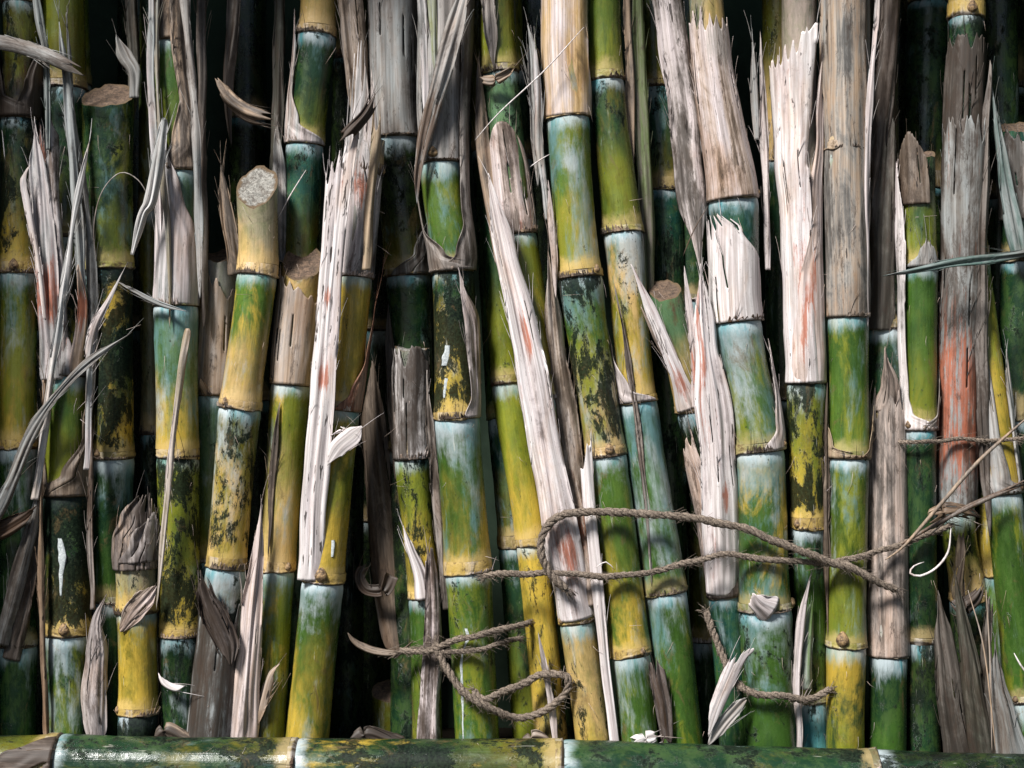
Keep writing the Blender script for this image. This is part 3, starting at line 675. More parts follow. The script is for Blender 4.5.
wrap(c2, 4, [(0, -100, 100, 1.06), (20, 0, 100, 1.1), (60, 50, 100, 1.14), (120, 65, 100, 1.2)], 'M F W', dirt=.4, tip='point')
wrap(c2, 4, [(0, -100, 10, 1.06), (15, -100, -35, 1.1), (60, -100, -60, 1.14), (90, -100, -75, 1.2)], 'M F W', dirt=.4, tip='point')
wrap(c5, 1, [(0, -90, 90, 1.03), (60, -90, 90, 1.03), (100, -90, 90, 1.06)], 'F M W', dirt=.3)
wrap(c5, 2, [(0, -100, 100, 1.03), (25, -10, 100, 1.05), (70, 20, 100, 1.08), (160, 10, 100, 1.12), (230, 10, 90, 1.15)], 'F S W', dirt=.45, tip='rag')
wrap(c5, 3, [(0, -95, 95, 1.03), (60, -95, 70, 1.04), (110, -95, 15, 1.06), (160, -90, -20, 1.08), (190, -80, -45, 1.12)], 'A V H', dots=.1, dirt=.15, tip='rag')
wrap(c6b, 1, [(0, -95, 95, 1.03), (70, -95, 95, 1.04), (142, -95, 80, 1.06)], 'S F M', dirt=.2, tip='slant', split=.2)
wrap(c6, 4, [(20, -90, 90, 1.03), (110, -90, 90, 1.04), (195, -80, 80, 1.05)], 'V K X', dots=.5, dirt=.55, split=.5)
wrap(c7, 1, [(0, -95, 95, 1.03), (50, -95, 95, 1.04), (118, -95, 80, 1.07)], 'F S A', dirt=.2, dots=.2, tip='slant')
wrap(c8, 2, [(0, -100, 80, 1.04), (18, -100, -15, 1.08), (50, -100, -48, 1.12), (140, -100, -62, 1.2)], 'V A S', dots=.1, dirt=.15, tip='point')
wrap(c9, 2, [(0, -95, 95, 1.03), (80, -95, 85, 1.04), (140, -95, 40, 1.06), (175, -80, 10, 1.08)], 'A V R', dots=.3, dirt=.3, stain=[(.1, .45, .3, .2)], split=1)
wrap(c9, 3, [(0, -20, 100, 1.04), (15, 20, 100, 1.07), (50, 62, 105, 1.12), (95, 80, 110, 1.22), (150, 85, 108, 1.5)], 'F R W', dirt=.35, tip='point')
wrap(c10, 1, [(0, -95, 95, 1.03), (60, -95, 95, 1.04), (190, -90, 90, 1.1)], 'V S M', dots=.3, dirt=.25, split=1)
wrap(c10, 2, [(0, -40, 95, 1.04), (20, 20, 95, 1.07), (60, 60, 95, 1.12)], 'V M W', dirt=.3, tip='point')
wrap(c11, 1, [(0, -95, 95, 1.05), (60, -95, 95, 1.06), (115, -90, 80, 1.1)], 'Z M W', dots=.2, dirt=.55, tip='rag', split=1)
wrap(c12, 1, [(0, -95, 95, 1.03), (60, -95, 95, 1.06), (190, -90, 90, 1.12)], 'S V A', dots=.35, dirt=.3, split=1)
wrap(c12, 2, [(0, -95, 95, 1.08), (14, -95, -10, 1.14), (14.5, -95, -12, 1.14), (50, -95, -60, 1.16), (110, -100, -75, 1.22)], 'M S W', dirt=.3, tip='point')
wrap(c12, 2, [(0, -30, 105, 1.08), (14, 10, 108, 1.16), (50, 42, 115, 1.22), (130, 46, 120, 1.32), (260, 40, 110, 1.5), (310, 40, 90, 1.6)], 'S M F', dots=.3, dirt=.4, tip='rag')
wrap(c12, 3, [(0, 20, 100, 1.04), (20, 38, 100, 1.07), (80, 30, 95, 1.09), (130, 12, 30, 1.12), (150, 10, 20, 1.14)], 'A S F', dots=.2, dirt=.3, tip='point')
wrap(c13, 2, [(0, -95, 95, 1.04), (50, -95, 80, 1.06), (110, -60, 40, 1.08)], 'A P R', dots=.25, dirt=.25, tip='round')
wrap(c17, 1, [(0, -95, 95, 1.03), (60, -95, 60, 1.04), (190, -95, 40, 1.06)], 'A N P', dots=.1, dirt=.08, split=.1)
wrap(c18, 3, [(0, -100, 60, 1.05), (12, -100, -20, 1.08), (50, -100, -66, 1.14), (80, -95, -75, 1.2)], 'S A F', dots=.2, dirt=.2, tip='point')
wrap(c20, 2, [(0, -98, 98, 1.05), (60, -96, 96, 1.05), (130, -94, 94, 1.06), (195, -75, 85, 1.08)], 'A F S', dots=.55, dirt=.3, stain=[(.1, .8, .5, .15)], split=.8)
wrap(c20, 3, [(0, -98, 98, 1.05), (28, -98, 86, 1.05), (60, -97, 60, 1.06), (90, -94, 10, 1.06), (110, -88, -30, 1.07)], 'A Z P', dots=.15, dirt=.05, tip='rag', split=.4)
wrap(c20, 4, [(0, 0, 100, 1.05), (20, 40, 100, 1.07), (60, 62, 100, 1.10), (110, 75, 92, 1.12)], 'A S R', dots=.2, dirt=.15, tip='point')
wrap(c21, 3, [(0, -95, 100, 1.06), (90, -95, 95, 1.1), (180, -60, 60, 1.16)], 'P A W', dots=.5, dirt=.5)
wrap(c22, 2, [(0, -98, 30, 1.05), (90, -96, 26, 1.08), (170, -90, 18, 1.14), (230, -96, 10, 1.35), (362, -78, 22, 1.75)], 'Z A R', dots=.45, dirt=.1, stain=[(.4, .28, .4, .16)], tip='slantl', split=.3)
wrap(c22, 2, [(0, -60, 98, 1.03), (90, -30, 96, 1.05), (170, 14, 92, 1.10), (250, 34, 90, 1.25), (366, 48, 74, 1.45)], 'A P R', dots=.15, dirt=.1, stain=[(-.5, .2, .3, .15)], tip='point', split=.2)
wrap(c23, 2, [(0, -95, 95, 1.03), (150, -92, 92, 1.02), (360, -85, 85, 1.0)], 'F V M', dots=.3, dirt=.3, split=.5)
wrap(c23, 3, [(0, -100, 100, 1.05), (9, -100, -55, 1.08), (9.5, -100, -58, 1.08), (40, -100, -80, 1.12)], 'F H W', tip='point')
wrap(c23, 3, [(0, 20, 100, 1.05), (9, 52, 100, 1.08), (40, 80, 100, 1.12)], 'F H W', tip='point')
wrap(c24, 4, [(0, -96, 96, 1.04), (120, -95, 95, 1.08), (200, -95, 90, 1.14), (268, -60, 60, 1.2)], 'P S M', dots=.3, dirt=.35, split=.8)
wrap(c25, 2, [(0, -100, 100, 1.06), (14, -100, -35, 1.1), (30, -105, -48, 1.16), (110, -110, -55, 1.3), (272, -100, -60, 1.35)], 'A Z M', dots=.2, dirt=.2, tip='point')
wrap(c25, 2, [(0, -30, 100, 1.05), (14, 45, 100, 1.08), (60, 80, 100, 1.1)], 'S M W', tip='point')
wrap(c25, 1, [(0, -60, 80, 1.07), (10, -20, 40, 1.09), (26, -5, 12, 1.1)], 'V S M', tip='point')
wrap(c26, 3, [(0, -96, 96, 1.08), (120, -96, 96, 1.1), (250, -94, 94, 1.12), (382, -80, 70, 1.2)], 'V M R', dots=.1, dirt=.35, stain=[(0, .33, 3, .17), (0, .2, 3, .12)], tip='rag', split=1)  # grey kept dark in colour for the dim right edge
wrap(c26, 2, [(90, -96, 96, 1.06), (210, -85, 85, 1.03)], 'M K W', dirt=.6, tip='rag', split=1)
wrap(c27, 2, [(0, -96, 96, 1.05), (14, -96, 8, 1.08), (60, -96, -5, 1.1), (120, -96, -10, 1.14), (175, -80, -30, 1.2)], 'V S Y', dots=.1, dirt=.2, tip='point')
wrap(c27, 2, [(0, 10, 98, 1.05), (14, 40, 98, 1.08), (60, 38, 96, 1.1), (140, 30, 80, 1.2)], 'V S M', dots=.1, dirt=.2, tip='point')

strip('leaf_sheath', [(52, 380, 26, -.026, 100), (48, 320, 24, -.03, 90), (44, 230, 22, -.032, 90), (38, 170, 20, -.032, 90), (34, 116, 6, -.03, 80)], cols='A V R', dots=.2, dirt=.2, stain=[(0, .32, 2, .14)], parent=c2, tip='point', split=.8)
strip('leaf_sheath', [(60, 372, 12, -.022, 120), (58, 290, 12, -.026, 120), (53, 200, 11, -.028, 120), (50, 118, 10, -.026, 100)], cols='V A W', dots=.2, dirt=.3, stain=[(0, .8, 2, .2)], parent=c2, tip='rag', split=.8)
strip('leaf_sheath', [(44, 320, 5, -.03, 60), (37, 260, 8, -.036, 60, 20), (26, 200, 8, -.04, 60, 30), (24, 178, 8, -.042, 60, 10), (33, 162, 4, -.04, 60)], cols='Z A V', dots=0, dirt=0, parent=c2, tip='point')
strip('leaf_sheath', [(74, 372, 12, -.024, 110), (79, 330, 11, -.026, 100), (82, 300, 9, -.026, 100), (78, 262, 6, -.024, 80)], cols='F A R', dots=.1, dirt=.2, stain=[(0, .6, 2, .2)], parent=c2, tip='point')
# freely peeling sheaths that still hang on their stalk: base -> tip (x, y, width, front depth, arc, roll)
strip('leaf_sheath', [(311, 581, 27, -.023, 80, -10), (314, 500, 26, -.028, 40), (322, 400, 26, -.034, 25), (332, 256, 22, -.040, 20), (344, 126, 32, -.045, 30)], cols='Z A R', dots=.75, dirt=.08, stain=[(0, .45, .5, .05), (-.2, .63, .4, .03)], parent=c9, tip='slantl', split=.06, crinkle=.6)
strip('leaf_sheath', [(578, 621, 38, -.022, 140), (566, 560, 36, -.026, 90), (548, 460, 34, -.030, 60), (526, 340, 30, -.032, 45), (506, 256, 24, -.032, 40), (488, 172, 12, -.030, 50)], cols='Z A R', dots=.3, dirt=.12, stain=[(.2, .15, .4, .07), (.1, .62, .3, .05)], parent=c13, tip='point', split=.4, crinkle=.8)
strip('leaf_sheath', [(592, 606, 14, -.018, 120), (582, 540, 24, -.016, 100), (568, 440, 26, -.012, 80), (556, 345, 18, -.012, 60), (548, 250, 6, -.012, 60)], cols='S F R', dots=.3, dirt=.4, stain=[(0, .2, 1, .12)], parent=c13, tip='point', split=.6)
strip('leaf_sheath', [(690, 410, 24, -.006, 110), (676, 370, 15, -.014, 60), (655, 320, 12, -.02, 50), (630, 262, 6, -.024, 60)], cols='Z A R', dots=.1, dirt=.05, stain=[(0, .18, 1, .14)], parent=c21, tip='point', crinkle=.3)
strip('leaf_sheath', [(698, 408, 12, -.008, 110), (694, 350, 8, -.014, 60), (684, 264, 7, -.02, 60)], cols='A S R', dots=.2, dirt=.1, stain=[(0, .25, 1, .2)], parent=c21, tip='point', crinkle=.3)
strip('leaf_sheath', [(690, 410, 14, .0, 110), (668, 360, 7, -.008, 60), (640, 305, 5, -.014, 60)], cols='P M R', dots=.2, dirt=.3, parent=c21, tip='point', crinkle=.3)
strip('leaf_sheath', [(724, 596, 32, .0, 150), (722, 520, 38, -.008, 110), (716, 430, 36, -.016, 70), (706, 340, 24, -.02, 60), (700, 262, 8, -.02, 60)], cols='Z A R', dots=.45, dirt=.1, stain=[(-.5, .7, .3, .2), (.2, .3, .2, .06)], parent=c21, tip='point', split=.8)
strip('leaf_sheath', [(208, 395, 8, .012, 100), (202, 385, 7, .008, 90), (200, 378, 4, .008, 60)], cols='M F W', parent=c6b, tip='point')

# ------------------------------------------------------------------ loose dry leaves and sheath pieces, each its own thing
G1 = 'loose dry leaves and sheath scraps'
def loose(label, pts, **k): return strip(k.pop('name', 'dry_leaf'), pts, label=label, group=G1, **k)
loose('dotted pinkish sheath standing behind the fat stalk, right of the dark gap', [(700, 272, 10, .006, 60), (692, 190, 30, .004, 80), (684, 110, 32, .002, 80), (672, 30, 32, .0, 80), (664, -40, 30, .0, 80)], cols='A S W', dots=.75, dirt=.35, tip='rag', base='point', name='dry_sheath')
loose('brown sheath leaning behind the white strip at upper left of centre', [(360, 140, 10, .03, 80), (358, 100, 22, .03, 90), (352, 30, 24, .03, 90), (346, -50, 26, .03, 90)], cols='S F W', dots=.2, dirt=.3, base='point', name='dry_sheath')
loose('grey blade crossing in front of the central sheath, turning dark red brown lower down', [(417, 205, 9, -.018, 60), (419, 165, 12, -.024, 70), (432, 110, 16, -.030, 70), (446, 60, 18, -.034, 70), (462, 0, 17, -.036, 60), (474, -40, 12, -.036, 60)], cols='V S W', dots=.1, dirt=.15, stain=[(0, .3, 3, .2), (0, .1, 3, .15)], tip='point', base='point')
loose('narrow whitish blade left of the crossing grey blade at the top', [(425, 120, 7, -.018, 80), (424, 60, 8, -.018, 80), (420, -40, 8, -.018, 80)], cols='A V S', base='point')
loose('slim greenish white blade between the crossing blade and the narrow whitish one', [(436, 80, 6, -.02, 80), (434, 40, 10, -.02, 90), (432, -40, 10, -.02, 80)], cols='V L S', base='point')
loose('yellowish curled splinter standing right of the long white strip top', [(366, 270, 9, -.026, 180), (370, 200, 9, -.026, 180), (376, 140, 8, -.026, 180), (378, 98, 7, -.026, 160)], cols='H F S', dirt=.1, tip='rag', name='sheath_splinter')
loose('dark brown torn fibre rag on top of the long white strip', [(338, 142, 10, -.05, 40), (352, 128, 14, -.052, 60), (366, 112, 12, -.052, 70), (376, 92, 9, -.05, 60)], cols='M W X', dirt=.7, tip='rag', base='rag', split=1, name='sheath_rag')
loose('curled pinkish brown scrap floating across the black gap at upper left', [(211, 74, 10, .0, 80, 40), (228, 100, 16, -.004, 80, 20), (250, 114, 16, -.008, 70), (276, 120, 9, -.01, 60)], cols='F M W', dirt=.5, tip='rag', base='rag', split=1, name='sheath_scrap')
loose('pale flat blade lying across the upper left corner', [(-50, 38, 15, -.05, 30), (0, 42, 15, -.05, 40), (36, 51, 14, -.046, 50), (60, 61, 14, -.046, 60), (88, 76, 12, -.044, 60)], cols='V S H', dirt=.35, dots=.2, base='flat', tip='rag', crinkle=.3)
loose('dark blue grey blade falling from the top edge at far left', [(48, 150, 4, -.03, 60), (46, 60, 8, -.032, 90), (40, 25, 8, -.034, 90), (30, -40, 8, -.034, 90)], cols='V T M', dirt=.2, tip='point', base='flat')
loose('long pointed blue grey blade standing in front of the dark cut stalk', [(84, 335, 7, -.02, 90), (80, 250, 10, -.026, 100), (74, 180, 9, -.03, 110), (68, 100, 10, -.032, 110), (62, 50, 6, -.034, 90), (58, 12, 2, -.034, 60)], cols='V V M', dirt=.15, tip='point', base='flat')
loose('greenish companion blade just right of the long pointed one', [(88, 420, 6, -.014, 90), (92, 300, 10, -.018, 110), (84, 200, 9, -.022, 110), (72, 110, 6, -.028, 90), (66, 8, 2, -.03, 60)], cols='M V S', dirt=.25, tip='point')
loose('thin slanting blade over the frayed sheath at left, from its top to the low joint', [(34, 500, 8, -.032, 80), (48, 390, 8, -.036, 90), (62, 300, 8, -.04, 90), (74, 215, 6, -.04, 70), (92, 130, 2, -.04, 60)], cols='V Z M', dirt=.1, tip='point')
loose('folded white blade with a broken top, hanging between two left stalks', [(132, 255, 3, -.034, 60), (142, 215, 7, -.036, 60), (150, 200, 12, -.038, 50), (157, 160, 13, -.04, 50), (164, 117, 10, -.04, 50)], cols='Z V A', dirt=.0, dots=0, tip='round')
loose('slender twisted blade running from the white fold down to the low left leaves', [(86, 470, 6, -.030, 60), (89, 390, 6, -.034, 60, 30), (92, 338, 8, -.036, 60, -30), (108, 300, 8, -.038, 60, 20), (128, 262, 4, -.036, 60)], cols='V A M', dirt=.1, tip='point')
loose('blue grey split blade rising from the left edge to a torn point', [(-14, 530, 14, -.044, 60), (10, 480, 13, -.046, 70), (32, 430, 11, -.048, 80), (62, 388, 9, -.048, 80), (95, 356, 8, -.048, 80), (134, 331, 3, -.048, 60)], cols='V M Z', dirt=.25, dots=.1, tip='point', base='flat')
loose('short grey sliver slanting across the waxy left stalk', [(188, 312, 4, -.03, 60, 20), (158, 302, 5, -.03, 60), (116, 281, 4, -.024, 60)], cols='V M A', tip='point', base='point')
loose('thin bent stem hanging straight down the front of a left stalk', [(188, 328, 7, -.03, 150), (180, 370, 7, -.032, 160), (172, 440, 6, -.034, 170), (164, 520, 5, -.034, 170), (156, 612, 4, -.032, 170)], cols='H A S', tip='point', base='round', name='dry_leaf_stalk')
loose('long narrow stem at left of the green sliver stalk', [(160, 260, 5, -.016, 150), (155, 170, 7, -.018, 160), (150, 80, 8, -.018, 160), (150, -40, 6, -.018, 160)], cols='V A M', dirt=.1, tip='flat', base='point', name='dry_leaf_stalk')
loose('second narrow stem close beside the green sliver stalk', [(170, 330, 4, -.022, 150), (168, 240, 4, -.022, 150), (160, 130, 5, -.022, 160), (156, 60, 5, -.016, 160), (158, -40, 5, -.014, 160)], cols='H V M', dirt=.1, tip='flat', base='point', name='dry_leaf_stalk')
loose('long grey stem falling along the right of the green sliver stalk', [(200, 300, 8, -.016, 150), (198, 200, 8, -.018, 150), (194, 110, 8, -.02, 150), (188, 50, 8, -.02, 150), (182, -40, 8, -.02, 150)], cols='V S M', dirt=.2, tip='flat', base='point', name='dry_leaf_stalk')
loose('dark brown stem in the shade right of the grey stem', [(204, 330, 9, .0, 150), (202, 200, 10, .0, 150), (200, -40, 9, .0, 150)], cols='M X W', dirt=.4, tip='flat', base='point', name='dry_leaf_stalk')
loose('grey leaf piece standing on the dark slanting cut end', [(134, 98, 10, .0, 60), (133, 72, 14, .0, 80), (124, 56, 16, .002, 60), (116, 34, 6, .004, 60)], cols='V M S', dirt=.2, tip='point')
loose('thin split sliver beside the round grey cut end', [(236, 275, 18, .004, 120), (230, 235, 14, .0, 110), (224, 190, 9, .0, 90), (220, 158, 3, .0, 60)], cols='F M W', dirt=.3, tip='point', name='sheath_splinter')
loose('broad pinkish tan blade standing at the foot left of the yellow stalk', [(240, 745, 32, -.014, 70), (246, 680, 28, -.02, 60), (252, 610, 20, -.022, 60), (258, 550, 12, -.022, 60), (262, 498, 5, -.022, 60)], cols='P A F', dots=.2, dirt=.2, tip='point', base='flat')
loose('small curled brown leaf at the foot right of the pinkish blade', [(254, 735, 6, -.01, 90), (262, 700, 10, -.012, 100, 30), (270, 675, 10, -.014, 90, 40), (281, 662, 5, -.016, 60)], cols='F S M', dirt=.15, tip='point', base='point')
loose('torn white paper thin scrap caught on the green stalk, centre left', [(327, 466, 8, -.03, 20, 10), (338, 448, 18, -.034, 30), (352, 436, 20, -.038, 20), (362, 426, 8, -.04, 30)], cols='Z A A', dots=0, dirt=-.1, tip='round', base='point', name='sheath_scrap', crinkle=.15, split=0)
loose('tiny sliver of white scrap beside the torn one', [(330, 436, 3, -.032, 40), (344, 430, 4, -.034, 40), (356, 436, 3, -.036, 40)], cols='Z A A', dots=0, dirt=-.1, tip='point', base='point', name='sheath_scrap')
loose('bleached sheath tongue beside the narrow spotted stalk', [(424, 600, 18, -.006, 110), (420, 575, 14, -.008, 90), (410, 548, 9, -.01, 80), (403, 525, 3, -.01, 60)], cols='A Z S', dirt=.1, dots=.1, tip='point', name='sheath_splinter')
loose('weathered pink and black flaked strip running to the foot below the twine', [(428, 752, 24, -.006, 90), (430, 690, 20, -.008, 90), (432, 620, 16, -.008, 90), (430, 545, 8, -.008, 80)], cols='A W X', dots=.4, dirt=.5, tip='rag', base='rag', split=1, name='dry_sheath')
loose('dark thin strip hanging left of the central stalk', [(446, 610, 6, -.004, 80), (438, 520, 9, -.006, 80), (430, 430, 8, -.006, 80), (427, 365, 3, -.006, 60)], cols='S M X', dirt=.4, tip='point')
loose('broad dim tan sheath hanging in the dark gap at lower centre', [(398, 655, 30, .03, 120), (392, 600, 36, .034, 110), (384, 520, 36, .04, 110), (376, 440, 28, .05, 110), (372, 360, 16, .055, 100)], cols='M F W', dots=.2, dirt=.45, tip='point', base='round', name='dry_sheath')  # tan darkened in its colours to carry the gap's shade
loose('curled ring of dried leaf in the dark gap at lower centre', [(392, 575, 14, .016, -120), (384, 590, 14, .014, -100), (366, 590, 12, .014, -90), (359, 575, 10, .016, -90), (368, 563, 8, .02, -80)], cols='X X W', dirt=.7, tip='rag', split=1)  # coloured near black in place of deep shade
loose('thin curved tan leaf arcing left from the lower twine knot', [(346, 630, 4, .0, 60), (356, 643, 8, .0, 80), (374, 652, 8, -.004, 80), (398, 653, 6, -.008, 80), (414, 640, 3, -.008, 60)], cols='M F W', dirt=.4, tip='point', base='point')
loose('white narrow strip running down beside the big stalk to its foot', [(616, 752, 9, -.014, 60), (606, 670, 9, -.018, 60), (598, 590, 11, -.022, 60), (590, 505, 13, -.024, 60), (584, 424, 13, -.024, 60)], cols='Z A S', dots=.1, dirt=-.05, tip='slantl', base='flat', split=.1, crinkle=.4)
loose('pale slim sliver between the leaning yellow stalk and the brown foot', [(556, 745, 5, -.014, 60), (547, 680, 6, -.016, 60), (538, 632, 4, -.016, 60)], cols='A S F', tip='point')
loose('scatter of broken white scrap at the foot of the big stalk', [(628, 748, 14, -.022, 30), (640, 742, 16, -.024, 30), (652, 738, 12, -.024, 30), (662, 736, 5, -.022, 30)], cols='Z S A', dots=.1, dirt=.2, tip='rag', base='rag', split=1, name='sheath_scrap')
loose('dark red brown weathered splinter at the foot between two green stalks', [(668, 748, 12, -.022, 90), (664, 710, 17, -.024, 90), (658, 680, 15, -.024, 90), (654, 652, 8, -.022, 80)], cols='W A X', dots=.4, dirt=.6, tip='rag', base='rag', split=1, name='sheath_splinter')
loose('white bent strip with a flared forked end at the foot of the fat stalk', [(708, 738, 8, -.03, 60), (716, 710, 14, -.034, 60), (728, 680, 16, -.036, 60), (738, 657, 18, -.038, 50), (748, 638, 30, -.04, 30)], cols='Z A S', dots=.3, dirt=.2, tip='slantl', base='point', crinkle=.2, split=0)
loose('greyish short strip crossing under the white forked one', [(706, 748, 8, -.026, 50), (722, 726, 12, -.028, 50), (738, 708, 13, -.028, 50), (748, 697, 8, -.028, 40)], cols='S V M', dirt=.1, tip='rag', base='point')
loose('pale curved sheath edge in front of the slim stalk at lower right', [(800, 750, 6, -.012, 80), (798, 680, 7, -.016, 80), (802, 620, 8, -.018, 90), (812, 568, 4, -.018, 60)], cols='A S H', dirt=.1, tip='point')
loose('green grey curved splinter behind the pale sheath edge at lower right', [(806, 690, 14, -.010, 150), (808, 640, 14, -.010, 150), (812, 600, 8, -.010, 120)], cols='E V L', dirt=.1, tip='point', name='sheath_splinter')
loose('white flake on the joint of the fat stalk above its dark foot', [(774, 612, 30, -.03, 110), (760, 603, 18, -.034, 60), (752, 592, 5, -.036, 50)], cols='Z A S', dots=.1, dirt=.0, tip='point', name='sheath_scrap')
loose('tall slim blade left of the split white sheath, upper right', [(757, 140, 5, .0, 80), (754, 90, 8, .0, 90), (752, 25, 3, .0, 60)], cols='V S M', dirt=.2, tip='point')
loose('second slim blade nearer the split white sheath', [(768, 270, 5, .0, 80), (765, 150, 8, .0, 90), (760, 30, 3, .0, 60)], cols='A S M', dirt=.2, tip='point')
loose('long whitish green stem rising to the top edge right of the smooth tan sheath', [(868, 330, 5, -.012, 120), (866, 200, 8, -.014, 130), (870, 100, 7, -.014, 130), (876, 20, 4, -.014, 120), (878, -40, 3, -.014, 100)], cols='A V H', dirt=.1, base='point', name='dry_leaf_stalk')
loose('dotted grey sheath right of the smooth tan one, reaching the top edge', [(864, 310, 8, .0, 90), (862, 200, 18, .0, 100), (862, 100, 20, .0, 100), (862, -40, 18, .0, 100)], cols='S M W', dots=.5, dirt=.3, base='point', name='dry_sheath')
loose('narrow striped sheath between the split white sheath and the smooth tan one', [(832, 140, 6, -.008, 90), (828, 60, 14, -.008, 100), (826, -40, 14, -.008, 100)], cols='F V M', dirt=.2, base='point', name='dry_sheath')
loose('dark grey brown sheath leaning in shade at the upper right', [(872, 200, 10, .014, 90), (882, 120, 22, .014, 100), (890, 30, 22, .014, 100), (892, -40, 22, .014, 100)], cols='M W X', dirt=.4, base='point', name='dry_sheath')
loose('shaded dry sheath left of the pale sheath edge on the cut green stalk', [(882, 330, 26, .01, 110), (884, 240, 26, .012, 110), (886, 160, 22, .014, 110), (890, 110, 12, .014, 90)], cols='M D X', dirt=.5, tip='rag', name='dry_sheath')
loose('thin forked sheath tip above the torn pinkish sheath', [(886, 412, 26, .0, 130), (888, 385, 18, -.004, 110, 20), (886, 360, 6, -.008, 80, 30), (885, 344, 2, -.008, 60)], cols='P M S', dirt=.3, tip='point', name='sheath_splinter')
loose('blue grey straight blade leaning at the top right', [(1020, 252, 16, .0, 90), (1008, 190, 14, .002, 90), (998, 130, 9, .004, 90), (990, 80, 3, .006, 60)], cols='V T M', dirt=.2, tip='point')
loose('teal flat ribbon leaf lying across the right edge in front of the stalks', [(1070, 246, 8, -.04, 40), (1024, 253, 8, -.04, 40), (960, 262, 9, -.042, 50), (915, 270, 8, -.042, 60), (878, 277, 4, -.04, 60)], cols='T V M', dirt=.25, dots=0, tip='point', base='flat', name='ribbon_leaf')
loose('dark narrow sheath running down the right of the brick red one', [(990, 540, 8, -.002, 90), (984, 420, 12, -.004, 100), (982, 300, 14, -.002, 100), (984, 190, 12, .0, 100), (990, 60, 8, .004, 80)], cols='M S X', dirt=.45, tip='point', base='point', name='dry_sheath')
loose('torn brown strip bundle behind the straw crossing at right', [(925, 520, 14, -.016, 70), (945, 512, 18, -.018, 70), (965, 512, 14, -.016, 60), (985, 520, 6, -.014, 60)], cols='F W X', dirt=.4, tip='rag', base='rag', split=1, name='sheath_scrap')
loose('broad dark grey leaf slanting to the foot at lower right', [(962, 760, 34, -.016, 60), (952, 700, 30, -.018, 60), (944, 640, 22, -.02, 60), (938, 590, 8, -.02, 60)], cols='M K S', dirt=.4, tip='point', base='flat')
loose('second dark leaf beside the broad grey one at lower right', [(985, 760, 26, -.02, 60), (974, 690, 20, -.022, 60), (962, 620, 14, -.022, 60), (954, 570, 6, -.022, 60)], cols='M D S', dirt=.4, tip='point', base='flat')
loose('dark ribbed leaf upright at lower right between slanting ones', [(996, 760, 14, -.014, 80), (990, 690, 14, -.016, 80), (988, 640, 11, -.018, 80), (990, 592, 6, -.018, 60)], cols='M K W', dirt=.4, tip='rag', base='flat')
loose('grey flared leaf at the bottom right corner', [(1016, 760, 34, -.026, 60), (1006, 715, 24, -.028, 60), (998, 680, 14, -.028, 60), (994, 640, 5, -.028, 60)], cols='V M F', dirt=.2, tip='point', base='flat')
loose('crumpled yellowish dead shoot under the straws at right', [(966, 610, 8, -.006, 110), (958, 590, 15, -.008, 120), (962, 560, 10, -.01, 110), (964, 530, 13, -.01, 120)], cols='H W Y', dirt=.4, tip='rag', base='rag', name='dead_shoot')
loose('dark shrivelled knot of leaf under the dead shoot at right', [(950, 600, 14, -.010, 100), (962, 608, 22, -.016, 110), (976, 600, 18, -.014, 110), (984, 584, 8, -.01, 90)], cols='X W A', dirt=.7, tip='rag', base='rag', split=1, name='dead_shoot')
loose('striped grey leaf bundle leaning at the lower left edge', [(0, 645, 16, -.02, 70), (14, 590, 18, -.024, 80), (28, 540, 14, -.026, 80), (42, 470, 6, -.026, 60)], cols='V M A', dirt=.3, tip='point', base='flat', split=1)
loose('brown leaf slanting under the striped bundle at lower left', [(10, 660, 18, -.014, 70), (24, 600, 18, -.016, 80), (36, 540, 14, -.018, 80), (40, 500, 8, -.02, 60)], cols='M W F', dirt=.4, tip='point', base='flat')
loose('dark brown rounded leaf poking in at the left edge', [(-30, 540, 20, -.034, 80), (0, 530, 20, -.036, 80), (22, 518, 14, -.036, 80), (36, 506, 4, -.036, 60)], cols='W X M', dirt=.3, tip='point', base='flat')
loose('thin dark stem standing left of the black stalk with the white drip', [(46, 740, 5, -.026, 160), (42, 620, 5, -.028, 160), (41, 490, 5, -.028, 160), (44, 380, 4, -.028, 150)], cols='F W M', dirt=.2, tip='flat', base='flat', name='dry_leaf_stalk')
loose('thin dark stem standing right of the black stalk with the white drip', [(92, 610, 5, -.02, 160), (90, 520, 5, -.022, 160), (92, 420, 4, -.022, 150)], cols='S W M', dirt=.2, tip='flat', base='flat', name='dry_leaf_stalk')
loose('folded grey leaf at the foot between black stalk and short torn one', [(96, 745, 24, -.022, 90), (92, 700, 30, -.026, 100), (94, 660, 22, -.028, 90), (96, 620, 12, -.028, 80), (108, 592, 4, -.028, 60)], cols='S A W', dirt=.35, dots=.3, tip='point', base='round', split=1)
wrap(c4, 1, [(42, -105, 100, 1.06), (72, -80, 95, 1.06), (92, -30, 90, .98), (112, 20, 75, .9)], 'F A W', dots=.6, dirt=.5, tip='rag', split=1, crinkle=1.4)
wrap(c4, 1, [(50, -30, 110, 1.12), (70, 0, 100, 1.2), (98, 30, 80, 1.3)], 'S A X', dots=.5, dirt=.5, tip='point', split=1, crinkle=1.4)
loose('grey brown flap slanting over the short torn yellow stalk', [(120, 632, 10, -.028, 80), (134, 612, 18, -.031, 110), (146, 598, 17, -.031, 110), (158, 583, 8, -.029, 70)], cols='A F W', dirt=.35, dots=.5, tip='point', base='round', name='sheath_rag')
loose('small white tail of leaf near the foot of the black spotted stalk', [(158, 672, 4, -.026, 80), (164, 684, 8, -.028, 90), (175, 690, 9, -.028, 90), (188, 688, 6, -.026, 80)], cols='Z A S', dirt=.1, tip='rag', base='point')
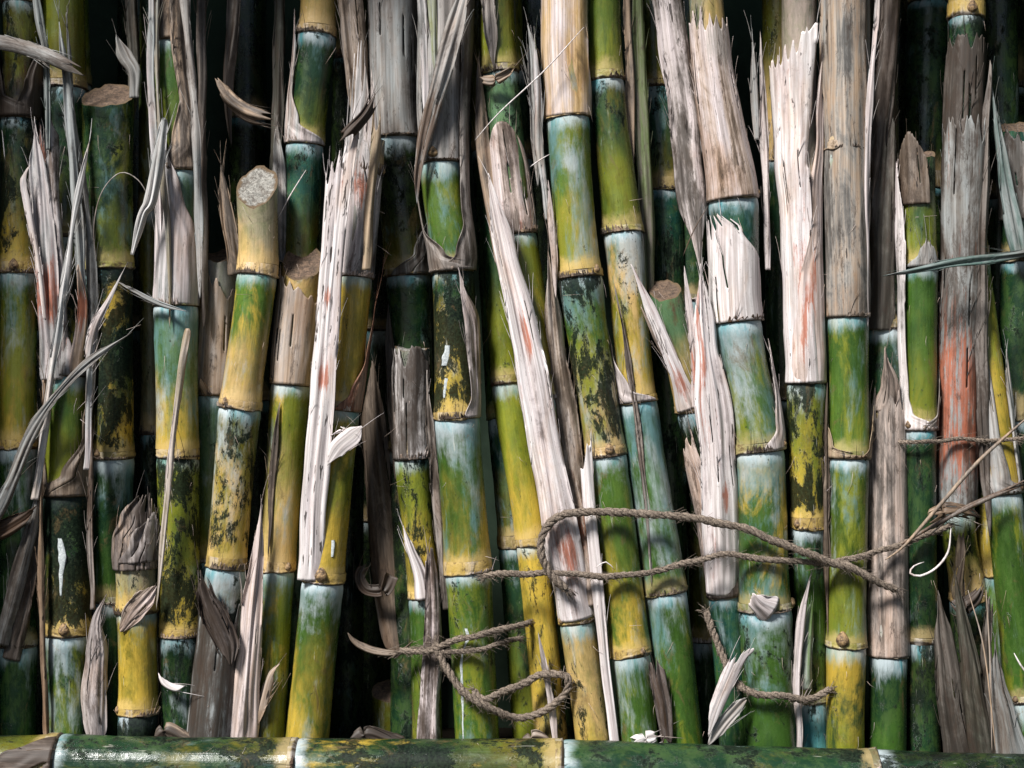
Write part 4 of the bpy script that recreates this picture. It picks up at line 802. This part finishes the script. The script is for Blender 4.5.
loose('dark torn bract with red brown fibres on the grey leaning foot', [(230, 668, 10, -.03, 120), (224, 645, 24, -.032, 150), (212, 618, 28, -.034, 150), (203, 592, 18, -.034, 120), (198, 566, 5, -.032, 60)], cols='W A X', dirt=.8, dots=.5, tip='rag', base='rag', split=1.5, crinkle=2, name='sheath_rag')
loose('fibrous shreds left of the tan bare top of the big stalk', [(538, 190, 8, -.006, 80), (536, 120, 12, -.01, 80), (532, 60, 10, -.012, 80), (526, 20, 5, -.012, 60)], cols='V S A', dirt=.2, tip='rag', base='point', split=1)
loose('white edged leaf along the left of the tan bare top', [(548, 220, 5, -.012, 80), (540, 150, 8, -.014, 80), (538, 80, 6, -.016, 80), (534, 30, 3, -.016, 60)], cols='A V E', dirt=.1, tip='point')
loose('dark brown sheath strip between central sheath and leaning stalk', [(500, 262, 10, .0, 90), (490, 200, 14, .0, 100), (482, 130, 14, .0, 100), (478, 60, 10, .0, 90)], cols='F M W', dirt=.3, tip='point', name='dry_sheath')
loose('dark grey leaves hanging from the top edge right of the central sheath', [(494, 72, 5, -.008, 90), (490, 20, 12, -.008, 90), (486, -40, 14, -.008, 90)], cols='S M X', dirt=.3, base='point')
loose('brown papery scrap at the joint of the leaning stalk near the top', [(478, 78, 8, -.012, 60), (492, 80, 12, -.018, 80), (506, 74, 10, -.02, 70), (516, 66, 4, -.02, 60)], cols='F M A', dirt=.2, tip='rag', base='rag', name='sheath_scrap')
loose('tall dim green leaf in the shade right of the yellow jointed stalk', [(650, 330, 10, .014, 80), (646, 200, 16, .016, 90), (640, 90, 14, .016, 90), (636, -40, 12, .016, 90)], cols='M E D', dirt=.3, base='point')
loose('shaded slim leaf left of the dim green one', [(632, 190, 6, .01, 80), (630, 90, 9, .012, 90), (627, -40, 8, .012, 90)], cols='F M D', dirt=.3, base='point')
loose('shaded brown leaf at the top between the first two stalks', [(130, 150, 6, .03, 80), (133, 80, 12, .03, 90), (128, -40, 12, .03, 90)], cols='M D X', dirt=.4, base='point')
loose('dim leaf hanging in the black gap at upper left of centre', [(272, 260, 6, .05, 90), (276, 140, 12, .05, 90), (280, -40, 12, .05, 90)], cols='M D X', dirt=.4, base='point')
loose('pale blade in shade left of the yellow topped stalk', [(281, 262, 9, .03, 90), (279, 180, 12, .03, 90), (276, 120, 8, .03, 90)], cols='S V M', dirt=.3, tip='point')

# ------------------------------------------------------------------ twine
rope('upper thick twine loop slung from the knot over the right hand stalks', [(566, 590, -.034), (548, 570, -.036), (541, 548, -.036), (546, 528, -.036), (562, 515, -.036), (590, 512, -.034), (630, 514, -.034), (680, 516, -.034), (730, 525, -.036), (775, 540, -.038), (820, 558, -.034), (860, 572, -.030), (896, 590, -.022)], .0046)
rope('second twine passing level behind the loop from the centre to the straws', [(484, 576, -.022), (520, 574, -.030), (560, 573, -.032), (610, 577, -.030), (650, 572, -.026), (690, 562, -.024), (725, 555, -.030), (770, 559, -.032), (820, 563, -.026), (860, 557, -.026), (900, 545, -.018), (950, 525, -.010)], .0036)
rope('lower twine strand over the central stalk, top one of the lower knot', [(400, 652, -.012), (430, 650, -.02), (450, 642, -.028), (480, 635, -.032), (512, 628, -.02), (530, 622, .0)], .0036)
rope('lower twine strand just below the top one on the central stalk', [(420, 648, -.016), (450, 652, -.026), (480, 650, -.032), (500, 644, -.022), (520, 638, .0)], .0030)
rope('lower twine that droops from the knot across to the loop on the leaning stalks', [(434, 644, -.02), (446, 668, -.026), (464, 692, -.032), (490, 708, -.032), (520, 718, -.018), (548, 708, -.016), (566, 692, -.02), (566, 676, -.024), (548, 674, -.022), (526, 682, -.016), (500, 694, -.026), (484, 700, -.03), (474, 690, -.026)], .0044)
rope('short twine low down between the fat stalk and its right neighbour', [(706, 612, .0), (716, 640, -.006), (730, 672, -.02), (748, 690, -.032), (780, 697, -.032), (812, 698, -.018), (830, 690, -.014)], .0042)
rope('dark thin twine around the red sheathed stalk at right', [(896, 441, .0), (915, 442, -.016), (940, 441, -.010), (960, 439, -.008), (985, 441, -.008), (1010, 440, -.012), (1040, 436, -.012)], .0024)

# ------------------------------------------------------------------ thin fibres and straws
fibre('long pale thread crossing the tan topped stalk at the top centre', [(475, 140, -.03), (500, 112, -.034), (545, 70, -.038), (584, 27, -.036)], .0007)
fibre('short pale thread below the long one at top centre', [(530, 167, -.022), (540, 160, -.026), (550, 154, -.026)], .0007)
fibre('fine short straw across the dark gap beside the brown cut end', [(278, 218, .012), (290, 196, .01), (306, 170, .006)], .0007)
fibre('thin dark loop of fibre on the dark cut stalk at left', [(96, 262, -.03), (94, 225, -.034), (102, 192, -.036), (120, 173, -.036), (138, 180, -.036), (150, 200, -.036), (154, 214, -.034)], .0006, 'M S X')
fibre('thick straw rising to the right edge over the red stalk', [(885, 560, -.026), (905, 545, -.03), (940, 505, -.036), (980, 460, -.04), (1030, 415, -.042)], .0020, 'F M W', name='straw')
fibre('dark straw under the thick one, lower right edge', [(900, 545, -.02), (940, 522, -.026), (985, 500, -.03), (1030, 482, -.03)], .0022, 'W M X', name='straw')
fibre('second dark straw crossing low behind the thick one', [(930, 535, -.024), (960, 510, -.028), (1000, 492, -.03), (1030, 478, -.034)], .0016, 'M W X', name='straw')
fibre('white curled tendril under the straws at right', [(951, 528, -.022), (948, 552, -.024), (936, 568, -.026), (920, 576, -.026), (910, 573, -.026), (914, 566, -.026), (924, 562, -.024)], .0012, name='tendril')
fibre('short bristle on the yellow joint at left edge', [(2, 130, -.02), (5, 160, -.022)], .0005)
fibre('pale bristle near the foot at the bottom right corner', [(1014, 653, -.03), (1020, 664, -.032), (1030, 678, -.03)], .0010)
fibre('fine bristle leaning on the blue grey leaf at right', [(968, 590, -.03), (984, 650, -.036), (996, 752, -.036)], .0008, 'F S M')
fibre('fine upright bristle among the dark leaves at right', [(986, 590, -.03), (990, 660, -.034), (992, 752, -.036)], .0008, 'S F M')
fibre('fine hair on the joint under the white sheath tongue', [(595, 568, -.028), (606, 562, -.03), (615, 570, -.03)], .0006)
fibre('thin thread hanging left of the tan dotted sheath', [(683, 256, -.006), (694, 230, -.01), (708, 206, -.012)], .0006, 'W M X')

# dried sap on single stalks
splash(c2, [(60, 538, 5, -.026), (61, 548, 8, -.027), (62, 560, 7, -.027), (61, 575, 4, -.026), (61, 596, 2, -.026)])
splash(c12, [(448, 345, 5, -.024), (447, 355, 8, -.025), (445, 366, 6, -.025)])
splash(c12, [(447, 378, 4, -.025), (446, 388, 6, -.025), (445, 398, 3, -.024)])
splash(c12, [(466, 628, 3, -.026), (468, 640, 5, -.027), (462, 660, 3, -.027), (463, 700, 3, -.027), (464, 740, 3, -.026)])
splash(c9, [(333, 540, 3, -.020), (333, 548, 4, -.021), (332, 557, 2, -.020)])

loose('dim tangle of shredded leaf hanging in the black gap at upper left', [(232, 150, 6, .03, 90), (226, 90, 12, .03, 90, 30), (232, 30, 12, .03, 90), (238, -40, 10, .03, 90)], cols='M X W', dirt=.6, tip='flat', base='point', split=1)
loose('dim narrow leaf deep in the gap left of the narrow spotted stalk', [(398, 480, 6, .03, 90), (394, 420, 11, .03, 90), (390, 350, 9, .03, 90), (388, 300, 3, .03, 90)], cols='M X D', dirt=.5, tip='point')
loose('crumpled dark leaf at the very foot of the dark gap', [(350, 742, 10, .0, 60), (368, 734, 16, .0, 70), (388, 740, 16, .0, 70), (412, 744, 8, .0, 60)], cols='M X W', dirt=.6, tip='rag', base='rag', split=1, name='leaf_litter')
loose('crumpled brown leaf bits at the foot between the torn stalk and the spotted one', [(152, 742, 6, -.02, 60), (166, 730, 12, -.02, 70), (184, 738, 10, -.02, 70), (198, 742, 5, -.02, 60)], cols='F M W', dirt=.5, tip='rag', base='rag', split=1, name='leaf_litter')
loose('shredded pale leaf bits at the foot of the lower twine', [(520, 744, 8, -.02, 60), (535, 736, 12, -.022, 70), (552, 742, 8, -.02, 60)], cols='S F W', dirt=.4, tip='rag', base='rag', split=1, name='leaf_litter')
loose('narrow curled husk clinging left of the black blotched big stalk', [(556, 300, 5, -.016, 120), (553, 240, 7, -.016, 120), (548, 180, 4, -.016, 100)], cols='A F W', dirt=.3, tip='point', base='point', name='dry_husk')
loose('long thin husk between the two stalks right of the big waxy one', [(652, 590, 4, -.012, 120), (646, 500, 6, -.012, 120), (628, 360, 5, -.014, 120), (614, 282, 3, -.016, 100)], cols='S M W', dirt=.4, tip='point', base='point', name='dry_husk')
loose('thin dark husk in the seam left of the glossy green section', [(828, 640, 4, -.006, 120), (826, 500, 6, -.006, 120), (827, 380, 4, -.006, 100)], cols='M F W', dirt=.5, tip='point', base='point', name='dry_husk')
loose('dry narrow husk in the seam left of the yellow cut end stalk', [(268, 560, 4, -.008, 120), (272, 480, 7, -.008, 120), (280, 400, 4, -.008, 100)], cols='F M W', dirt=.4, tip='point', base='point', name='dry_husk')
rnd = random.Random(5)
for o_ in [c1, c2, c3, c5, c6, c7, c8, c9, c11, c12, c13, c14, c17, c18, c20, c21, c22, c23, c24, c25, c26, c27, hx]:
    wp, ws = CANES[o_.name]; vs, fs = [], []
    for q_ in range(14):        # hair-thin bristles shed from the sheath, clinging to the skin
        i = rnd.randrange(0, len(wp) - 1); u = rnd.random(); c = cr(wp, i, u); t = (wp[i + 1] - wp[i]).normalized(); f, sdd = frame(t)
        a = rnd.uniform(-1.3, 1.3); r0 = (ws[i] + (ws[i + 1] - ws[i]) * u) / 2000 * 1.03; ln = rnd.uniform(.006, .024); dv = t * rnd.uniform(-1, 1) + sdd * rnd.uniform(-.5, .5)
        dv.normalize(); st0 = c + (sdd * math.sin(a) + f * math.cos(a)) * r0
        tube(vs, fs, [st0, st0 + dv * ln * .5 + f * .0015, st0 + dv * ln + f * rnd.uniform(.0005, .004) + sdd * rnd.uniform(-.003, .003)], .00017, 3)
    N = len(vs); A = lambda c_: ('FLOAT_COLOR', [c_] * N)
    hb = mesh('bristles', vs, fs, M['dry'], o_, dict(p=('FLOAT_VECTOR', [v * 1.0 for v in vs]), sw=('FLOAT', [0] * N), ctop=A(COL['A']), cbot=A(COL['F']), cpat=A(COL['F']), par=('FLOAT_VECTOR', [(-1, -1, 0)] * N)))
    hb['kind'] = 'stuff'
# ------------------------------------------------------------------ ground and added shading bay
def sheet(name, co, mat):
    me = bpy.data.meshes.new(name); me.from_pydata(co, [], [(0, 1, 2, 3)]); me.materials.append(mat)
    o = bpy.data.objects.new(name, me); C.objects.link(o); o['kind'] = 'structure'; return o
sheet('ground', [(-6, -6, 0), (6, -6, 0), (6, 6, 0), (-6, 6, 0)], M['soil'])
M['back'].node_tree.nodes['Principled BSDF'].inputs['Specular IOR Level'].default_value = .05
M['soil'].node_tree.nodes['Principled BSDF'].inputs['Specular IOR Level'].default_value = .1
X0, Y0, Y1, Z1 = .64, -.20, .26, 1.09      # added bay (back, two unseen sides, unseen top) shading the gaps and edges
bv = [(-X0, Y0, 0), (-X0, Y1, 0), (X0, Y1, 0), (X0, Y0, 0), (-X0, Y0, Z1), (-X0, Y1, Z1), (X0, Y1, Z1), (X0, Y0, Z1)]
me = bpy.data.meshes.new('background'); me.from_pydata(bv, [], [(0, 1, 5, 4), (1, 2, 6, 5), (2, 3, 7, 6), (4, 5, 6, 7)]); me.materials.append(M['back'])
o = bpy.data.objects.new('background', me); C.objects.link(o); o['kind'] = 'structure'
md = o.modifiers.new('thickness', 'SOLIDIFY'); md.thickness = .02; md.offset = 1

# ------------------------------------------------------------------ light, sky, camera
sc = bpy.context.scene
w = bpy.data.worlds.new('World'); sc.world = w; w.use_nodes = True
nt = w.node_tree; sky = nt.nodes.new('ShaderNodeTexSky'); sky.sky_type = 'NISHITA'; sky.sun_disc = False
EL, AZ = 47, -38       # sun over the camera's left shoulder
sky.sun_elevation = R(EL); sky.sun_rotation = R(180 - AZ)
nt.links.new(sky.outputs[0], nt.nodes['Background'].inputs[0]); nt.nodes['Background'].inputs[1].default_value = .05
sl = bpy.data.lights.new('sun', 'SUN'); sl.energy = 5.0; sl.angle = R(12); sl.color = (1, .98, .95)
so_ = bpy.data.objects.new('sun', sl); C.objects.link(so_)
dirv = Vector((math.sin(R(AZ)) * math.cos(R(EL)), -math.cos(R(AZ)) * math.cos(R(EL)), math.sin(R(EL))))
so_.rotation_euler = dirv.to_track_quat('Z', 'Y').to_euler(); so_.location = dirv * 3
cam = bpy.data.cameras.new('camera'); co = bpy.data.objects.new('camera', cam); C.objects.link(co)
co.location = (0, -D, CZ); co.rotation_euler = (R(90), 0, 0); cam.sensor_width = 36; cam.lens = 36 * D / 1.024
cam.clip_start = .05; cam.clip_end = 100; sc.camera = co
sc.view_settings.view_transform = 'Standard'; sc.view_settings.look = 'None'; sc.view_settings.gamma = 1
sc.view_settings.exposure = 0.45
sc.cycles.use_denoising = True
sc.cycles.max_bounces = 4; sc.cycles.diffuse_bounces = 2
